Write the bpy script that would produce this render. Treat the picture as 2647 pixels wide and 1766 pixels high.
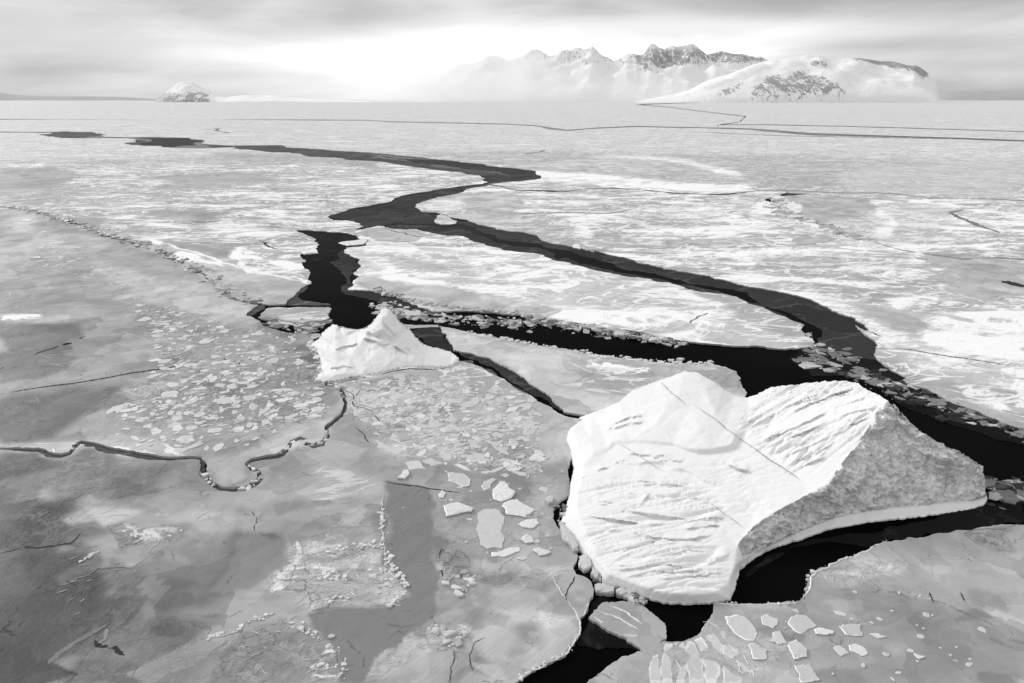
import bpy, bmesh, math, random
import numpy as np
from mathutils import Vector, noise as mnoise
from mathutils.geometry import delaunay_2d_cdt

for o in list(bpy.data.objects):
    bpy.data.objects.remove(o)
S = bpy.context.scene
C = S.collection
rnd = random.Random(11)
R = math.radians

# ------------------------------------------------------------------ camera
FPX, CX, CY, HZ, CAMH = 1764.7, 1323.5, 883.0, 257.0, 40.0
TH = math.atan((CY - HZ) / FPX)
cam_d = bpy.data.cameras.new('camera')
cam_d.lens, cam_d.sensor_width = 24, 36
cam_d.clip_start, cam_d.clip_end = 0.5, 200000
cam = bpy.data.objects.new('camera', cam_d)
C.objects.link(cam)
cam.location = (0, 0, CAMH)
cam.rotation_euler = (math.pi / 2 - TH, 0, 0)
S.camera = cam

# ------------------------------------------------------------------ sky, sun, exposure
SUN_EL, SUN_AZ = R(27), R(-52)          # azimuth from +Y, negative = left
S.view_settings.view_transform = 'Standard'
S.view_settings.look = 'None'
S.view_settings.exposure = 0.0
S.view_settings.gamma = 1.0
S.render.engine = 'CYCLES'
S.cycles.use_denoising = True
S.cycles.max_bounces = 10
S.cycles.diffuse_bounces = 3
S.cycles.volume_bounces = 6
S.cycles.volume_step_rate = 2.0


class G:
    """terse node builder"""
    def __init__(s, nt):
        s.nt = nt; s.N = nt.nodes; s.L = nt.links

    def put(s, sock, v):
        if isinstance(v, bpy.types.NodeSocket):
            s.L.new(v, sock)
        else:
            if sock.type == 'RGBA' and not hasattr(v, '__len__'):
                v = (v, v, v, 1)
            if sock.type == 'VECTOR' and not hasattr(v, '__len__'):
                v = (v, v, v)
            sock.default_value = v

    def m(s, op, a, b=0.0, c=None, clamp=False):
        n = s.N.new('ShaderNodeMath'); n.operation = op; n.use_clamp = clamp
        s.put(n.inputs[0], a); s.put(n.inputs[1], b)
        if c is not None: s.put(n.inputs[2], c)
        return n.outputs[0]

    def noise(s, vec, scale, detail=4, rough=.55, dist=0.0):
        n = s.N.new('ShaderNodeTexNoise')
        s.put(n.inputs['Vector'], vec)
        for k, v in (('Scale', scale), ('Detail', detail), ('Roughness', rough), ('Distortion', dist)):
            s.put(n.inputs[k], v)
        return n.outputs['Fac']

    def vor(s, vec, scale, feature='F1', out='Distance', rand=1.0):
        n = s.N.new('ShaderNodeTexVoronoi'); n.feature = feature
        s.put(n.inputs['Vector'], vec); s.put(n.inputs['Scale'], scale); s.put(n.inputs['Randomness'], rand)
        return n.outputs[out]

    def vm(s, op, a, b=(0, 0, 0)):
        n = s.N.new('ShaderNodeVectorMath'); n.operation = op
        s.put(n.inputs[0], a); s.put(n.inputs[1], b)
        return n.outputs[0]

    def sm(s, v, a, b, lo=0.0, hi=1.0):
        n = s.N.new('ShaderNodeMapRange'); n.interpolation_type = 'SMOOTHSTEP'
        s.put(n.inputs['Value'], v); s.put(n.inputs['From Min'], a); s.put(n.inputs['From Max'], b)
        s.put(n.inputs['To Min'], lo); s.put(n.inputs['To Max'], hi)
        return n.outputs['Result']

    def mix(s, f, a, b):
        n = s.N.new('ShaderNodeMix'); n.data_type = 'FLOAT'
        s.put(n.inputs[0], f); s.put(n.inputs[2], a); s.put(n.inputs[3], b)
        return n.outputs[0]

    def sep(s, v):
        n = s.N.new('ShaderNodeSeparateXYZ'); s.put(n.inputs[0], v)
        return n.outputs

    def comb(s, x, y, z):
        n = s.N.new('ShaderNodeCombineXYZ')
        for i, v in enumerate((x, y, z)): s.put(n.inputs[i], v)
        return n.outputs[0]

    def bump(s, h, strength=1.0, distance=1.0):
        n = s.N.new('ShaderNodeBump')
        s.put(n.inputs['Height'], h); s.put(n.inputs['Strength'], strength); s.put(n.inputs['Distance'], distance)
        return n.outputs[0]


# world: dim desaturated Nishita air behind a procedural overcast
W = bpy.data.worlds.new('World'); S.world = W; W.use_nodes = True
g = G(W.node_tree); W.node_tree.nodes.clear()
tc = g.N.new('ShaderNodeTexCoord')
x, y, z = g.sep(tc.outputs['Generated'])
az = g.m('ARCTAN2', x, y)
el = g.m('ARCSINE', z)
sky = g.N.new('ShaderNodeTexSky'); sky.sky_type = 'NISHITA'; sky.sun_disc = False
sky.sun_elevation = SUN_EL; sky.sun_rotation = SUN_AZ
bw = g.N.new('ShaderNodeRGBToBW'); g.L.new(sky.outputs[0], bw.inputs[0])
nish = g.m('MULTIPLY', bw.outputs[0], 0.006)
elw = g.m('MAXIMUM', el, 0.0)
v1 = g.comb(g.m('MULTIPLY', az, 2.4), g.m('MULTIPLY', elw, 10.0), 3.7)
c1 = g.noise(v1, 1.6, 4, .5, .5)
v2 = g.comb(g.m('MULTIPLY', az, 5.0), g.m('MULTIPLY', elw, 46.0), 1.3)
c2 = g.noise(v2, 1.5, 4, .5, .4)


def gauss(a0, sa, e0, se, k):
    d = g.m('ADD', g.m('POWER', g.m('DIVIDE', g.m('SUBTRACT', az, a0), sa), 2.0), g.m('POWER', g.m('DIVIDE', g.m('SUBTRACT', el, e0), se), 2.0))
    return g.m('MULTIPLY', g.m('EXPONENT', g.m('MULTIPLY', d, -1.0)), k)


SKYB = [(-.04, .34, .060, .034, .30), (.08, .34, .052, .028, .50), (.20, .24, .078, .022, .50), (-.08, .14, .118, .050, .12), (-.06, .26, .018, .030, .40),
        (.56, .25, .125, .05, -.08), (.44, .12, .061, .010, -.24), (-.48, .20, .035, .012, -.06), (.42, .22, .13, .045, -.24), (.62, .12, .026, .008, .16), (.60, .12, .008, .006, -.06)]
b = g.m('ADD', .585, g.m('MULTIPLY', g.m('SUBTRACT', c1, .5), .75))
b = g.m('ADD', b, g.m('MULTIPLY', g.m('SUBTRACT', c2, .5), .14))
for q in SKYB:
    b = g.m('ADD', b, gauss(*q))
high = g.sm(el, .16, .5)
b = g.mix(high, b, g.m('ADD', .36, g.m('MULTIPLY', z, .58)))
b = g.m('ADD', g.m('MAXIMUM', b, .05), nish)
bg = g.N.new('ShaderNodeBackground'); g.put(bg.inputs[0], b); bg.inputs[1].default_value = 1.0
wo = g.N.new('ShaderNodeOutputWorld'); g.L.new(bg.outputs[0], wo.inputs[0])

sd = bpy.data.lights.new('sun', 'SUN'); sd.energy = 2.25; sd.angle = R(24); sd.color = (1, 1, 1)
sun = bpy.data.objects.new('sun', sd); C.objects.link(sun)
sv = Vector((math.sin(SUN_AZ) * math.cos(SUN_EL), math.cos(SUN_AZ) * math.cos(SUN_EL), math.sin(SUN_EL)))
sun.rotation_euler = sv.to_track_quat('Z', 'Y').to_euler()
sun.location = (0, 0, 300)

# ------------------------------------------------------------------ geometry of the view: points of the photo laid on real planes
TL = {'F': (0, 0, 1.12638), '1': (0, 0, .5634), '2': (1124, 60, .6481), '3': (600, 400, .42553), '4': (1400, 400, .53064),
      '5': (1400, 900, .53064), '6': (600, 740, .38259), '7': (0, 1000, .4886), '8': (800, 1200, .38298), '9': (1400, 1350, .53064),
      'A': (0, 480, .38298), 'M': (1100, 60, .57447), 'S': (0, 0, 1)}


def P(t, s):
    ox, oy, k = TL[t]
    return [(ox + k * float(a), oy + k * float(b)) for a, b in (q.split(',') for q in s.split())]


def PP(s):
    """'F:1,2 3,4|5:6,7' -> points from several tiles"""
    out = []
    for seg in s.split('|'):
        t, q = seg.strip().split(':')
        out += P(t, q)
    return out


sT, cT = math.sin(TH), math.cos(TH)


def unproj(p, z=0.0):
    p = np.asarray(p, float)
    dx = (p[..., 0] - CX) / FPX; dy = -(p[..., 1] - CY) / FPX
    wy = dy * sT + cT; wz = dy * cT - sT
    t = (z - CAMH) / wz
    return np.stack([dx * t, wy * t, np.broadcast_to(z, t.shape) * 1.0], -1)


def proj(w):
    w = np.asarray(w, float)
    X, Y, Z = w[..., 0], w[..., 1], w[..., 2] - CAMH
    f = Y * cT - Z * sT; u = Y * sT + Z * cT
    return np.stack([CX + FPX * X / f, CY - FPX * u / f], -1)


def jag(pts, z, amp=.06, seg=3.0, closed=True, seed=1, far=2500):
    """fractal edge: midpoint displacement on the ground plane until pieces are a few photo pixels"""
    r = random.Random(seed)
    w = [tuple(q) for q in unproj(pts, z)[:, :2]]
    n = len(w)
    out = []
    for i in range(n if closed else n - 1):
        a, b_ = np.array(w[i]), np.array(w[(i + 1) % n])

        def rec(a, b_, k):
            L = np.hypot(*(b_ - a)); d = max(np.hypot(*a), 20)
            pa, pb = proj((a[0], a[1], z)), proj((b_[0], b_[1], z))
            if np.hypot(*(pb - pa)) < seg or k > 8 or d > far:
                return [tuple(a)]
            mid = (a + b_) / 2
            nrm = np.array([-(b_ - a)[1], (b_ - a)[0]])
            mid = mid + nrm * r.gauss(0, amp)
            return rec(a, mid, k + 1) + rec(mid, b_, k + 1)
        out += rec(a, b_, 0)
    if not closed: out.append(w[-1])
    return np.array([proj((q[0], q[1], z)) for q in out])


def inside(poly, pts):
    poly = np.asarray(poly); pts = np.asarray(pts)
    res = np.zeros(len(pts), bool)
    x0, y0 = poly[:, 0], poly[:, 1]; x1, y1 = np.roll(x0, -1), np.roll(y0, -1)
    for s in range(0, len(pts), 4000):
        q = pts[s:s + 4000]
        px, py = q[:, 0][:, None], q[:, 1][:, None]
        cond = (y0 > py) != (y1 > py)
        xi = (x1 - x0) * (py - y0) / np.where(y1 == y0, 1e-9, y1 - y0) + x0
        res[s:s + 4000] = (np.sum(cond & (px < xi), 1) % 2) == 1
    return res


# ------------------------------------------------------------------ ice cover map (albedo of bare ice with painted vignette, share of snow, rubble), laid on the ground
RX0, RY0, RSX, RSY = -500, 255, 4, 2
RW, RH = 930, 870
cov = np.zeros((RH, RW, 3))


def blur(a, n, ax):
    if n < 1: return a
    n = int(n)
    for _ in range(2):
        pad = [(0, 0)] * a.ndim; pad[ax] = (n + 1, n)
        c = np.cumsum(np.pad(a, pad, mode='edge'), axis=ax)
        sl1 = [slice(None)] * a.ndim; sl2 = [slice(None)] * a.ndim
        sl1[ax] = slice(2 * n + 1, None); sl2[ax] = slice(0, -(2 * n + 1))
        a = (c[tuple(sl1)] - c[tuple(sl2)]) / (2 * n + 1)
    return a


def fillmask(poly):
    poly = np.asarray(poly)
    m = np.zeros((RH, RW))
    xs = RX0 + RSX * np.arange(RW)
    x0, y0 = poly[:, 0], poly[:, 1]; x1, y1 = np.roll(x0, -1), np.roll(y0, -1)
    j0 = max(0, int((y0.min() - RY0) / RSY)); j1 = min(RH, int((y0.max() - RY0) / RSY) + 2)
    for j in range(j0, j1):
        yy = RY0 + RSY * j + .01
        c = (y0 > yy) != (y1 > yy)
        if not c.any(): continue
        xi = np.sort((x1[c] - x0[c]) * (yy - y0[c]) / (y1[c] - y0[c]) + x0[c])
        for k in range(0, len(xi) - 1, 2):
            m[j, (xs >= xi[k]) & (xs <= xi[k + 1])] = 1
    return m


def patch(poly, tone=None, snow=None, rub=None, soft=6, k=1.0, raw=False):
    global cov
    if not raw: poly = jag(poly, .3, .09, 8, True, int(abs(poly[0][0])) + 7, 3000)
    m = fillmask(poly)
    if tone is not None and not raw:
        c_ = np.mean(poly, 0); dk = min(max((750 - c_[0]) / 550, 0), 1) * min(max((c_[1] - 700) / 300, 0), 1)  # lower-left darkening: thinner ice, with the vignette also put into its tone
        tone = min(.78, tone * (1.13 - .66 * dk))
    m = blur(blur(m, soft / RSX, 1), soft * .5 / RSY, 0) * k
    for i, v in enumerate((tone, snow, rub)):
        if v is not None:
            cov[..., i] = cov[..., i] * (1 - m) + v * m


def sample(px):
    fx = np.clip((px[:, 0] - RX0) / RSX, 0, RW - 1.001); fy = np.clip((px[:, 1] - RY0) / RSY, 0, RH - 1.001)
    i, j = fx.astype(int), fy.astype(int); u, v = (fx - i)[:, None], (fy - j)[:, None]
    return cov[j, i] * (1 - u) * (1 - v) + cov[j, i + 1] * u * (1 - v) + cov[j + 1, i] * (1 - u) * v + cov[j + 1, i + 1] * u * v


# ------------------------------------------------------------------ materials
def newmat(name):
    m = bpy.data.materials.new(name); m.use_nodes = True
    gg = G(m.node_tree)
    return m, gg, m.node_tree.nodes['Principled BSDF']


def ice_material():
    m, g, p = newmat('sea_ice')
    geo = g.N.new('ShaderNodeNewGeometry'); pos = geo.outputs['Position']
    at = g.N.new('ShaderNodeAttribute'); at.attribute_name = 'cover'
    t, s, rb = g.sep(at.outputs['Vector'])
    spos = g.vm('MULTIPLY', pos, (.50, 1.0, 1.0))
    big = g.noise(spos, .065, 5, .62, 1.0)
    mid = g.noise(spos, .30, 7, .64, 1.2)
    fine = g.noise(pos, 1.3, 6, .65, .2)
    vfine = g.noise(pos, 7.0, 4, .7)
    # wind streaks: long noise turned to the wind's direction
    rot = g.N.new('ShaderNodeMapping'); rot.vector_type = 'POINT'; rot.inputs['Rotation'].default_value = (0, 0, -.85); rot.inputs['Scale'].default_value = (1, 1, 1)
    g.L.new(pos, rot.inputs['Vector'])
    wpos = g.vm('MULTIPLY', rot.outputs[0], (.10, 1.0, 1.0))
    strk = g.noise(wpos, .45, 6, .66, .5)
    strf = g.noise(wpos, 2.2, 5, .7, .4)
    gate = g.sm(g.noise(pos, .035, 3, .5, .5), .42, .60)
    n = g.m('ADD', g.m('ADD', g.m('MULTIPLY', big, .52), g.m('MULTIPLY', mid, .28)), g.m('ADD', g.m('MULTIPLY', fine, .08), g.m('MULTIPLY', strk, .12)))
    thr = g.m('SUBTRACT', .75, g.m('MULTIPLY', s, .43))
    hard = g.sm(n, g.m('SUBTRACT', thr, .035), g.m('ADD', thr, .045))
    soft = g.sm(n, g.m('SUBTRACT', thr, .16), g.m('ADD', thr, .10))
    # thin white drift lines and smooth darker pans inside the snowy ice
    rn = g.noise(spos, .09, 5, .55, 1.6)
    ridge = g.m('SUBTRACT', 1.0, g.m('MULTIPLY', g.m('ABSOLUTE', g.m('SUBTRACT', rn, .5)), 2.0))
    line = g.m('MULTIPLY', g.sm(ridge, .93, .985), g.sm(s, .2, .5))
    pn = g.noise(g.vm('MULTIPLY', pos, (.7, 1, 1)), .075, 5, .5, 1.6)
    orim = g.m('MULTIPLY', g.m('SUBTRACT', 1.0, g.sm(g.m('ABSOLUTE', g.m('SUBTRACT', pn, .54)), .004, .016)), g.sm(s, .2, .5))
    pan = g.m('MULTIPLY', g.sm(pn, .545, .60), g.sm(s, .15, .4))
    msk = g.m('MAXIMUM', g.m('MULTIPLY', hard, g.m('SUBTRACT', 1.0, g.m('MULTIPLY', pan, .85))), g.m('MAXIMUM', g.m('MULTIPLY', line, .85), g.m('MULTIPLY', orim, .9)))
    # rubble cells
    warp = g.vm('ADD', pos, g.comb(g.m('MULTIPLY', mid, 2.5), g.m('MULTIPLY', fine, 1.6), 0))
    cellv = g.sep(g.vor(warp, .55, 'F1', 'Color'))[0]
    cl2 = g.vor(warp, 1.9, 'F1', 'Distance')
    rsel = g.m('MULTIPLY', rb, g.sm(mid, .38, .60), clamp=True)
    # hair cracks
    e1 = g.vor(warp, .22, 'DISTANCE_TO_EDGE'); e2 = g.vor(warp, .8, 'DISTANCE_TO_EDGE')
    cr = g.m('MULTIPLY', g.m('SUBTRACT', 1.0, g.sm(e1, .004, .016)), g.sm(mid, .56, .63))
    cr2 = g.m('MULTIPLY', g.m('SUBTRACT', 1.0, g.sm(e2, .010, .045)), g.m('MULTIPLY', rb, g.sm(big, .42, .6)))
    crk = g.m('MAXIMUM', g.m('MULTIPLY', cr, .55), cr2, clamp=True)
    mot = g.noise(g.vm('MULTIPLY', pos, (1, .8, 1)), .10, 4, .55, 1.4)
    v = g.m('ADD', g.m('MULTIPLY', mot, .70), g.m('ADD', g.mix(gate, g.m('MULTIPLY', mid, .40), g.m('MULTIPLY', strk, .55)), g.m('ADD', g.mix(gate, .11, g.m('MULTIPLY', strf, .22)), g.m('MULTIPLY', vfine, .08))))
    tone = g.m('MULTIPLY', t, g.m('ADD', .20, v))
    near = g.m('SUBTRACT', 1.0, g.sm(s, .18, .35))
    pa = g.sep(g.vor(g.vm('ADD', pos, g.comb(g.m('MULTIPLY', mot, 9), g.m('MULTIPLY', mid, 4), 0)), .13, 'F1', 'Color'))
    pb = g.sep(g.vor(g.vm('ADD', rot.outputs[0], g.comb(g.m('MULTIPLY', mid, 3), g.m('MULTIPLY', mot, 4), 0)), .33, 'F1', 'Color'))
    pk = g.m('ADD', .70, g.m('ADD', g.m('MULTIPLY', pa[0], .36), g.m('MULTIPLY', pb[0], .24)))
    tone = g.m('MULTIPLY', tone, g.mix(near, 1.0, pk))
    smo = g.m('MULTIPLY', rb, -1.0, clamp=True)
    tone = g.mix(g.m('MULTIPLY', smo, .85), tone, t)
    tone = g.mix(g.m('MULTIPLY', pan, .6), tone, g.m('MULTIPLY', t, .80))
    tone = g.mix(g.m('MULTIPLY', rsel, .8), tone, g.m('MULTIPLY', tone, g.m('ADD', .66, g.m('MULTIPLY', cellv, .85))))
    tone = g.mix(g.m('MULTIPLY', soft, .22), tone, .80)
    col = g.mix(msk, tone, g.m('ADD', .80, g.m('ADD', g.m('MULTIPLY', fine, .08), g.m('MULTIPLY', strf, .08))))
    re_ = g.m('MULTIPLY', g.m('SUBTRACT', 1.0, g.sm(g.vor(warp, .55, 'DISTANCE_TO_EDGE'), .03, .07)), rsel)
    col = g.mix(g.m('MULTIPLY', re_, .30), col, .85)
    col = g.m('MULTIPLY', col, g.m('SUBTRACT', 1.0, g.m('MULTIPLY', crk, .5)))
    g.put(p.inputs['Base Color'], col)
    g.put(p.inputs['Roughness'], g.mix(msk, g.mix(near, .6, .42), .85))
    p.inputs['IOR'].default_value = 1.31
    g.put(p.inputs['Specular IOR Level'], g.mix(near, .05, .09))
    h = g.m('ADD', g.m('MULTIPLY', fine, .06), g.m('ADD', g.m('MULTIPLY', vfine, .010), g.m('MULTIPLY', g.m('MULTIPLY', strf, gate), .10)))
    h = g.m('ADD', h, g.m('MULTIPLY', msk, .20))
    h = g.m('SUBTRACT', h, g.m('MULTIPLY', crk, .10))
    h = g.m('ADD', h, g.m('MULTIPLY', near, g.m('ADD', g.m('MULTIPLY', pa[1], .12), g.m('MULTIPLY', pb[1], .08))))
    h = g.m('ADD', h, g.m('MULTIPLY', rsel, g.m('ADD', g.m('MULTIPLY', cellv, .35), g.m('MULTIPLY', cl2, .25))))
    g.put(p.inputs['Normal'], g.bump(h, .8, 1.0))
    return m


def plain_ice(name, base, var=.25, scale=2.0, rough=.5, bump=.05, spec=.3):
    m, g, p = newmat(name)
    geo = g.N.new('ShaderNodeNewGeometry'); pos = geo.outputs['Position']
    oi = g.N.new('ShaderNodeObjectInfo')
    n = g.noise(pos, scale, 6, .6, .3)
    n2 = g.noise(pos, scale * 6, 4, .6)
    k = g.m('ADD', 1 - var * .75, g.m('ADD', g.m('MULTIPLY', n, var), g.m('MULTIPLY', oi.outputs['Random'], var * .5)))
    g.put(p.inputs['Base Color'], g.m('MULTIPLY', k, base))
    p.inputs['Roughness'].default_value = rough
    p.inputs['Specular IOR Level'].default_value = spec
    g.put(p.inputs['Normal'], g.bump(g.m('ADD', g.m('MULTIPLY', n, bump), g.m('MULTIPLY', n2, bump * .25)), .8, 1.0))
    return m


def water_material():
    m, g, p = newmat('black_water')
    geo = g.N.new('ShaderNodeNewGeometry'); pos = geo.outputs['Position']
    n = g.noise(pos, .5, 4, .6); n2 = g.noise(pos, .06, 3, .5)
    g.put(p.inputs['Base Color'], g.m('MULTIPLY', n2, .006))
    p.inputs['Roughness'].default_value = .12
    p.inputs['IOR'].default_value = 1.025
    p.inputs['Specular IOR Level'].default_value = .5
    g.put(p.inputs['Normal'], g.bump(n, .03, .3))
    return m


def nilas_material(name, base):
    m, g, p = newmat(name)
    geo = g.N.new('ShaderNodeNewGeometry'); pos = geo.outputs['Position']
    n = g.noise(pos, .10, 6, .62, 1.2); n2 = g.noise(pos, .8, 5, .6, .5)
    wp = g.vm('ADD', pos, g.comb(g.m('MULTIPLY', n, 22), g.m('MULTIPLY', n, 14), 0))
    rv = g.sep(g.vor(wp, .07, 'F1', 'Color'))[0]; ed = g.vor(wp, .07, 'DISTANCE_TO_EDGE')
    k = g.m('ADD', .25, g.m('ADD', g.m('MULTIPLY', n, .8), g.m('ADD', g.m('MULTIPLY', n2, .25), g.m('MULTIPLY', rv, .45))))
    k = g.m('ADD', k, g.m('MULTIPLY', g.m('SUBTRACT', 1.0, g.sm(ed, .0, .035)), 1.2))
    g.put(p.inputs['Base Color'], g.m('MULTIPLY', k, base))
    p.inputs['Roughness'].default_value = .5
    p.inputs['IOR'].default_value = 1.08
    p.inputs['Specular IOR Level'].default_value = .2
    g.put(p.inputs['Normal'], g.bump(g.m('ADD', n2, n), .12, .4))
    return m


def berg_material():
    m, g, p = newmat('glacier_ice')
    geo = g.N.new('ShaderNodeNewGeometry'); pos = geo.outputs['Position']
    at = g.N.new('ShaderNodeAttribute'); at.attribute_name = 'cliff'
    cl = at.outputs['Fac']
    n = g.noise(pos, .9, 6, .6, .3); n2 = g.noise(pos, 5.0, 5, .65)
    v = g.vor(pos, 2.2)
    snow = g.m('ADD', .73, g.m('MULTIPLY', n2, .11))
    rock = g.m('ADD', .56, g.m('ADD', g.m('MULTIPLY', g.sm(n, .38, .62), .22), g.m('MULTIPLY', n2, .28)))
    g.put(p.inputs['Base Color'], g.mix(cl, snow, rock))
    p.inputs['Roughness'].default_value = .75
    p.inputs['Specular IOR Level'].default_value = .2
    h = g.m('ADD', g.m('MULTIPLY', n, g.mix(cl, .05, .55)), g.m('MULTIPLY', n2, g.mix(cl, .03, .10)))
    h = g.m('ADD', h, g.m('MULTIPLY', v, g.mix(cl, .0, .30)))
    rt = g.N.new('ShaderNodeMapping'); rt.inputs['Rotation'].default_value = (0, 0, -.25); g.L.new(pos, rt.inputs['Vector'])
    wr = g.noise(g.vm('MULTIPLY', rt.outputs[0], (.22, 1.0, 1.0)), 1.2, 3, .55, .7)
    wl = g.sm(g.m('ABSOLUTE', g.m('SUBTRACT', wr, .5)), .0, .045)
    gt = g.sm(g.noise(pos, .25, 3, .5, .5), .44, .58)
    h = g.m('ADD', h, g.m('MULTIPLY', g.m('MULTIPLY', wl, gt), g.mix(cl, .018, .06)))
    g.put(p.inputs['Normal'], g.bump(h, 1.0, 1.0))
    return m


M = {'ice': ice_material(), 'water': water_material(),
     'nilas': nilas_material('thin_dark_ice', .036), 'nilas_pale': nilas_material('thin_grey_ice', .075), 'nilas_black': nilas_material('thin_black_ice', .009),
     'berg': berg_material(), 'snow': plain_ice('snow_crust', .85, .12, 1.5, .85, .06, .2),
     'frag': plain_ice('broken_grey_ice', .54, .3, 1.2, .5, .05), 'fragsnow': plain_ice('snowy_ice_piece', .67, .25, 1.5, .8, .08, .2),
     'wet': plain_ice('wet_dark_brash', .15, .9, .9, .4, .05), 'edge': plain_ice('ice_edge', .40, .6, 1.0, .5, .06),
     'crack': plain_ice('crack_shadow', .035, .6, 1.0, .8, .02, .1), 'softcrack': plain_ice('frozen_crack', .22, .6, 1.0, .8, .02, .1)}


# ------------------------------------------------------------------ object helpers
def mesh_obj(name, verts, faces, mats, parent=None, smooth=False, fmat=None):
    me = bpy.data.meshes.new(name)
    me.from_pydata([tuple(v) for v in verts], [], [tuple(f) for f in faces])
    for mm in (mats if isinstance(mats, list) else [mats]): me.materials.append(mm)
    if fmat is not None: me.polygons.foreach_set('material_index', fmat)
    if smooth is True: me.polygons.foreach_set('use_smooth', [True] * len(me.polygons))
    elif smooth: me.polygons.foreach_set('use_smooth', smooth)
    me.update()
    o = bpy.data.objects.new(name, me); C.objects.link(o)
    if parent is not None: o.parent = parent
    return o


def tag(o, label=None, cat=None, group=None, kind=None):
    for k, v in (('label', label), ('category', cat), ('group', group), ('kind', kind)):
        if v: o[k] = v
    return o


def center_origin(o):
    """move the origin to the middle of the footprint; children stay put"""
    me = o.data
    n = len(me.vertices); co = np.zeros(n * 3); me.vertices.foreach_get('co', co); co = co.reshape(-1, 3)
    c = np.array([co[:, 0].mean(), co[:, 1].mean(), 0.0]); co -= c
    me.vertices.foreach_set('co', co.ravel()); me.update()
    o.location = c
    return o


def attach(child, parent):
    child.parent = parent
    child.matrix_parent_inverse = parent.matrix_basis.inverted()
    return child


def rowstep(y):
    return 2.5 if y < 480 else 4 if y < 600 else 6


def grid_points(poly, jit=.3, k=1.0):
    poly = np.asarray(poly); x0, y0 = poly.min(0); x1, y1 = poly.max(0)
    r = np.random.RandomState(5)
    pts = []; y = y0 + 2; odd = 0
    while y < y1:
        sx = (10 if y < 600 else 7) * k
        xs = np.arange(x0 + sx * .5 * odd, x1, sx)
        pts.append(np.stack([xs, np.full(len(xs), y)], -1)); y += rowstep(y) * k; odd ^= 1
    pts = np.concatenate(pts); pts = pts + (r.rand(*pts.shape) - .5) * jit * 2
    return pts[inside(poly, pts)]


def cdt(poly, pts, holes=()):
    n = len(poly); loops = [list(range(n))]
    allp = [Vector((float(a), float(b_))) for a, b_ in poly] + [Vector((float(a), float(b_))) for a, b_ in pts]
    edges = [(i, (i + 1) % n) for i in range(n)]
    v, e, f, *_ = delaunay_2d_cdt(allp, edges, [], 1, 1e-4)
    return np.array([(q.x, q.y) for q in v]), [tuple(q) for q in f]


def hull_edges(faces):
    cnt = {}
    for f in faces:
        for i in range(len(f)):
            a, b_ = f[i], f[(i + 1) % len(f)]
            cnt[(a, b_)] = 1
    return [k for k in cnt if (k[1], k[0]) not in cnt]


def floe(name, label, cat, pts, z=.30, amp=.06, seed=1, kind=None, bottom=-.3, far=2500, undul=.05):
    poly = jag(pts, z, amp, 3.0, True, seed, far)
    px, fc = cdt(poly, grid_points(poly))
    w = unproj(px, z)
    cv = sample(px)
    he = hull_edges(fc)
    bset = set(a for e in he for a in e)
    for i in range(len(w)):
        d = w[i, 1]
        if i not in bset and d < 900:
            q = Vector((w[i, 0] * .12, w[i, 1] * .12, 0))
            w[i, 2] += undul * mnoise.noise(q) + (.03 + .16 * cv[i, 2]) * max(0, mnoise.noise(q * 5)) * (1 if d < 250 else .3)
    nv = len(w)
    # orient up
    a, b_, c_ = (w[fc[0][k]] for k in range(3))
    up = np.cross(b_ - a, c_ - a)[2] > 0
    if not up: fc = [tuple(reversed(f)) for f in fc]; he = [(q, p_) for p_, q in he]
    idx = {}
    verts = list(w); faces = list(fc); fm = [0] * len(fc); sm = [True] * len(fc)
    for a_, b2 in he:
        for q in (a_, b2):
            if q not in idx:
                idx[q] = (len(verts), len(verts) + 1)
                verts.append(w[q]); verts.append((w[q][0], w[q][1], bottom))
        faces.append((idx[a_][0], idx[a_][1], idx[b2][1], idx[b2][0])); fm.append(1); sm.append(False)
    o = mesh_obj(name, verts, faces, [M['ice'], M['edge']], None, sm, fm)
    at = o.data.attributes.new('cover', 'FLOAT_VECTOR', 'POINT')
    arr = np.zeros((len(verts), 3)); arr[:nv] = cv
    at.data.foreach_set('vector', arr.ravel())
    center_origin(o)
    tag(o, label, cat, None, kind)
    return o


def sheet(name, label, cat, pts, mat, z=.03, amp=.05, seed=3, thick=.06, group=None):
    poly = jag(pts, z, amp, 4.0, True, seed)
    px, fc = cdt(poly, np.zeros((0, 2)))
    w = unproj(px, z)
    if np.cross(w[fc[0][1]] - w[fc[0][0]], w[fc[0][2]] - w[fc[0][0]])[2] < 0: fc = [tuple(reversed(f)) for f in fc]
    n = len(w)
    low = w.copy(); low[:, 2] = z - thick
    faces = list(fc) + [(a, a + n, b_ + n, b_) for a, b_ in hull_edges(fc)]
    o = mesh_obj(name, list(w) + list(low), faces, mat)
    center_origin(o)
    return tag(o, label, cat, group)


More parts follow.
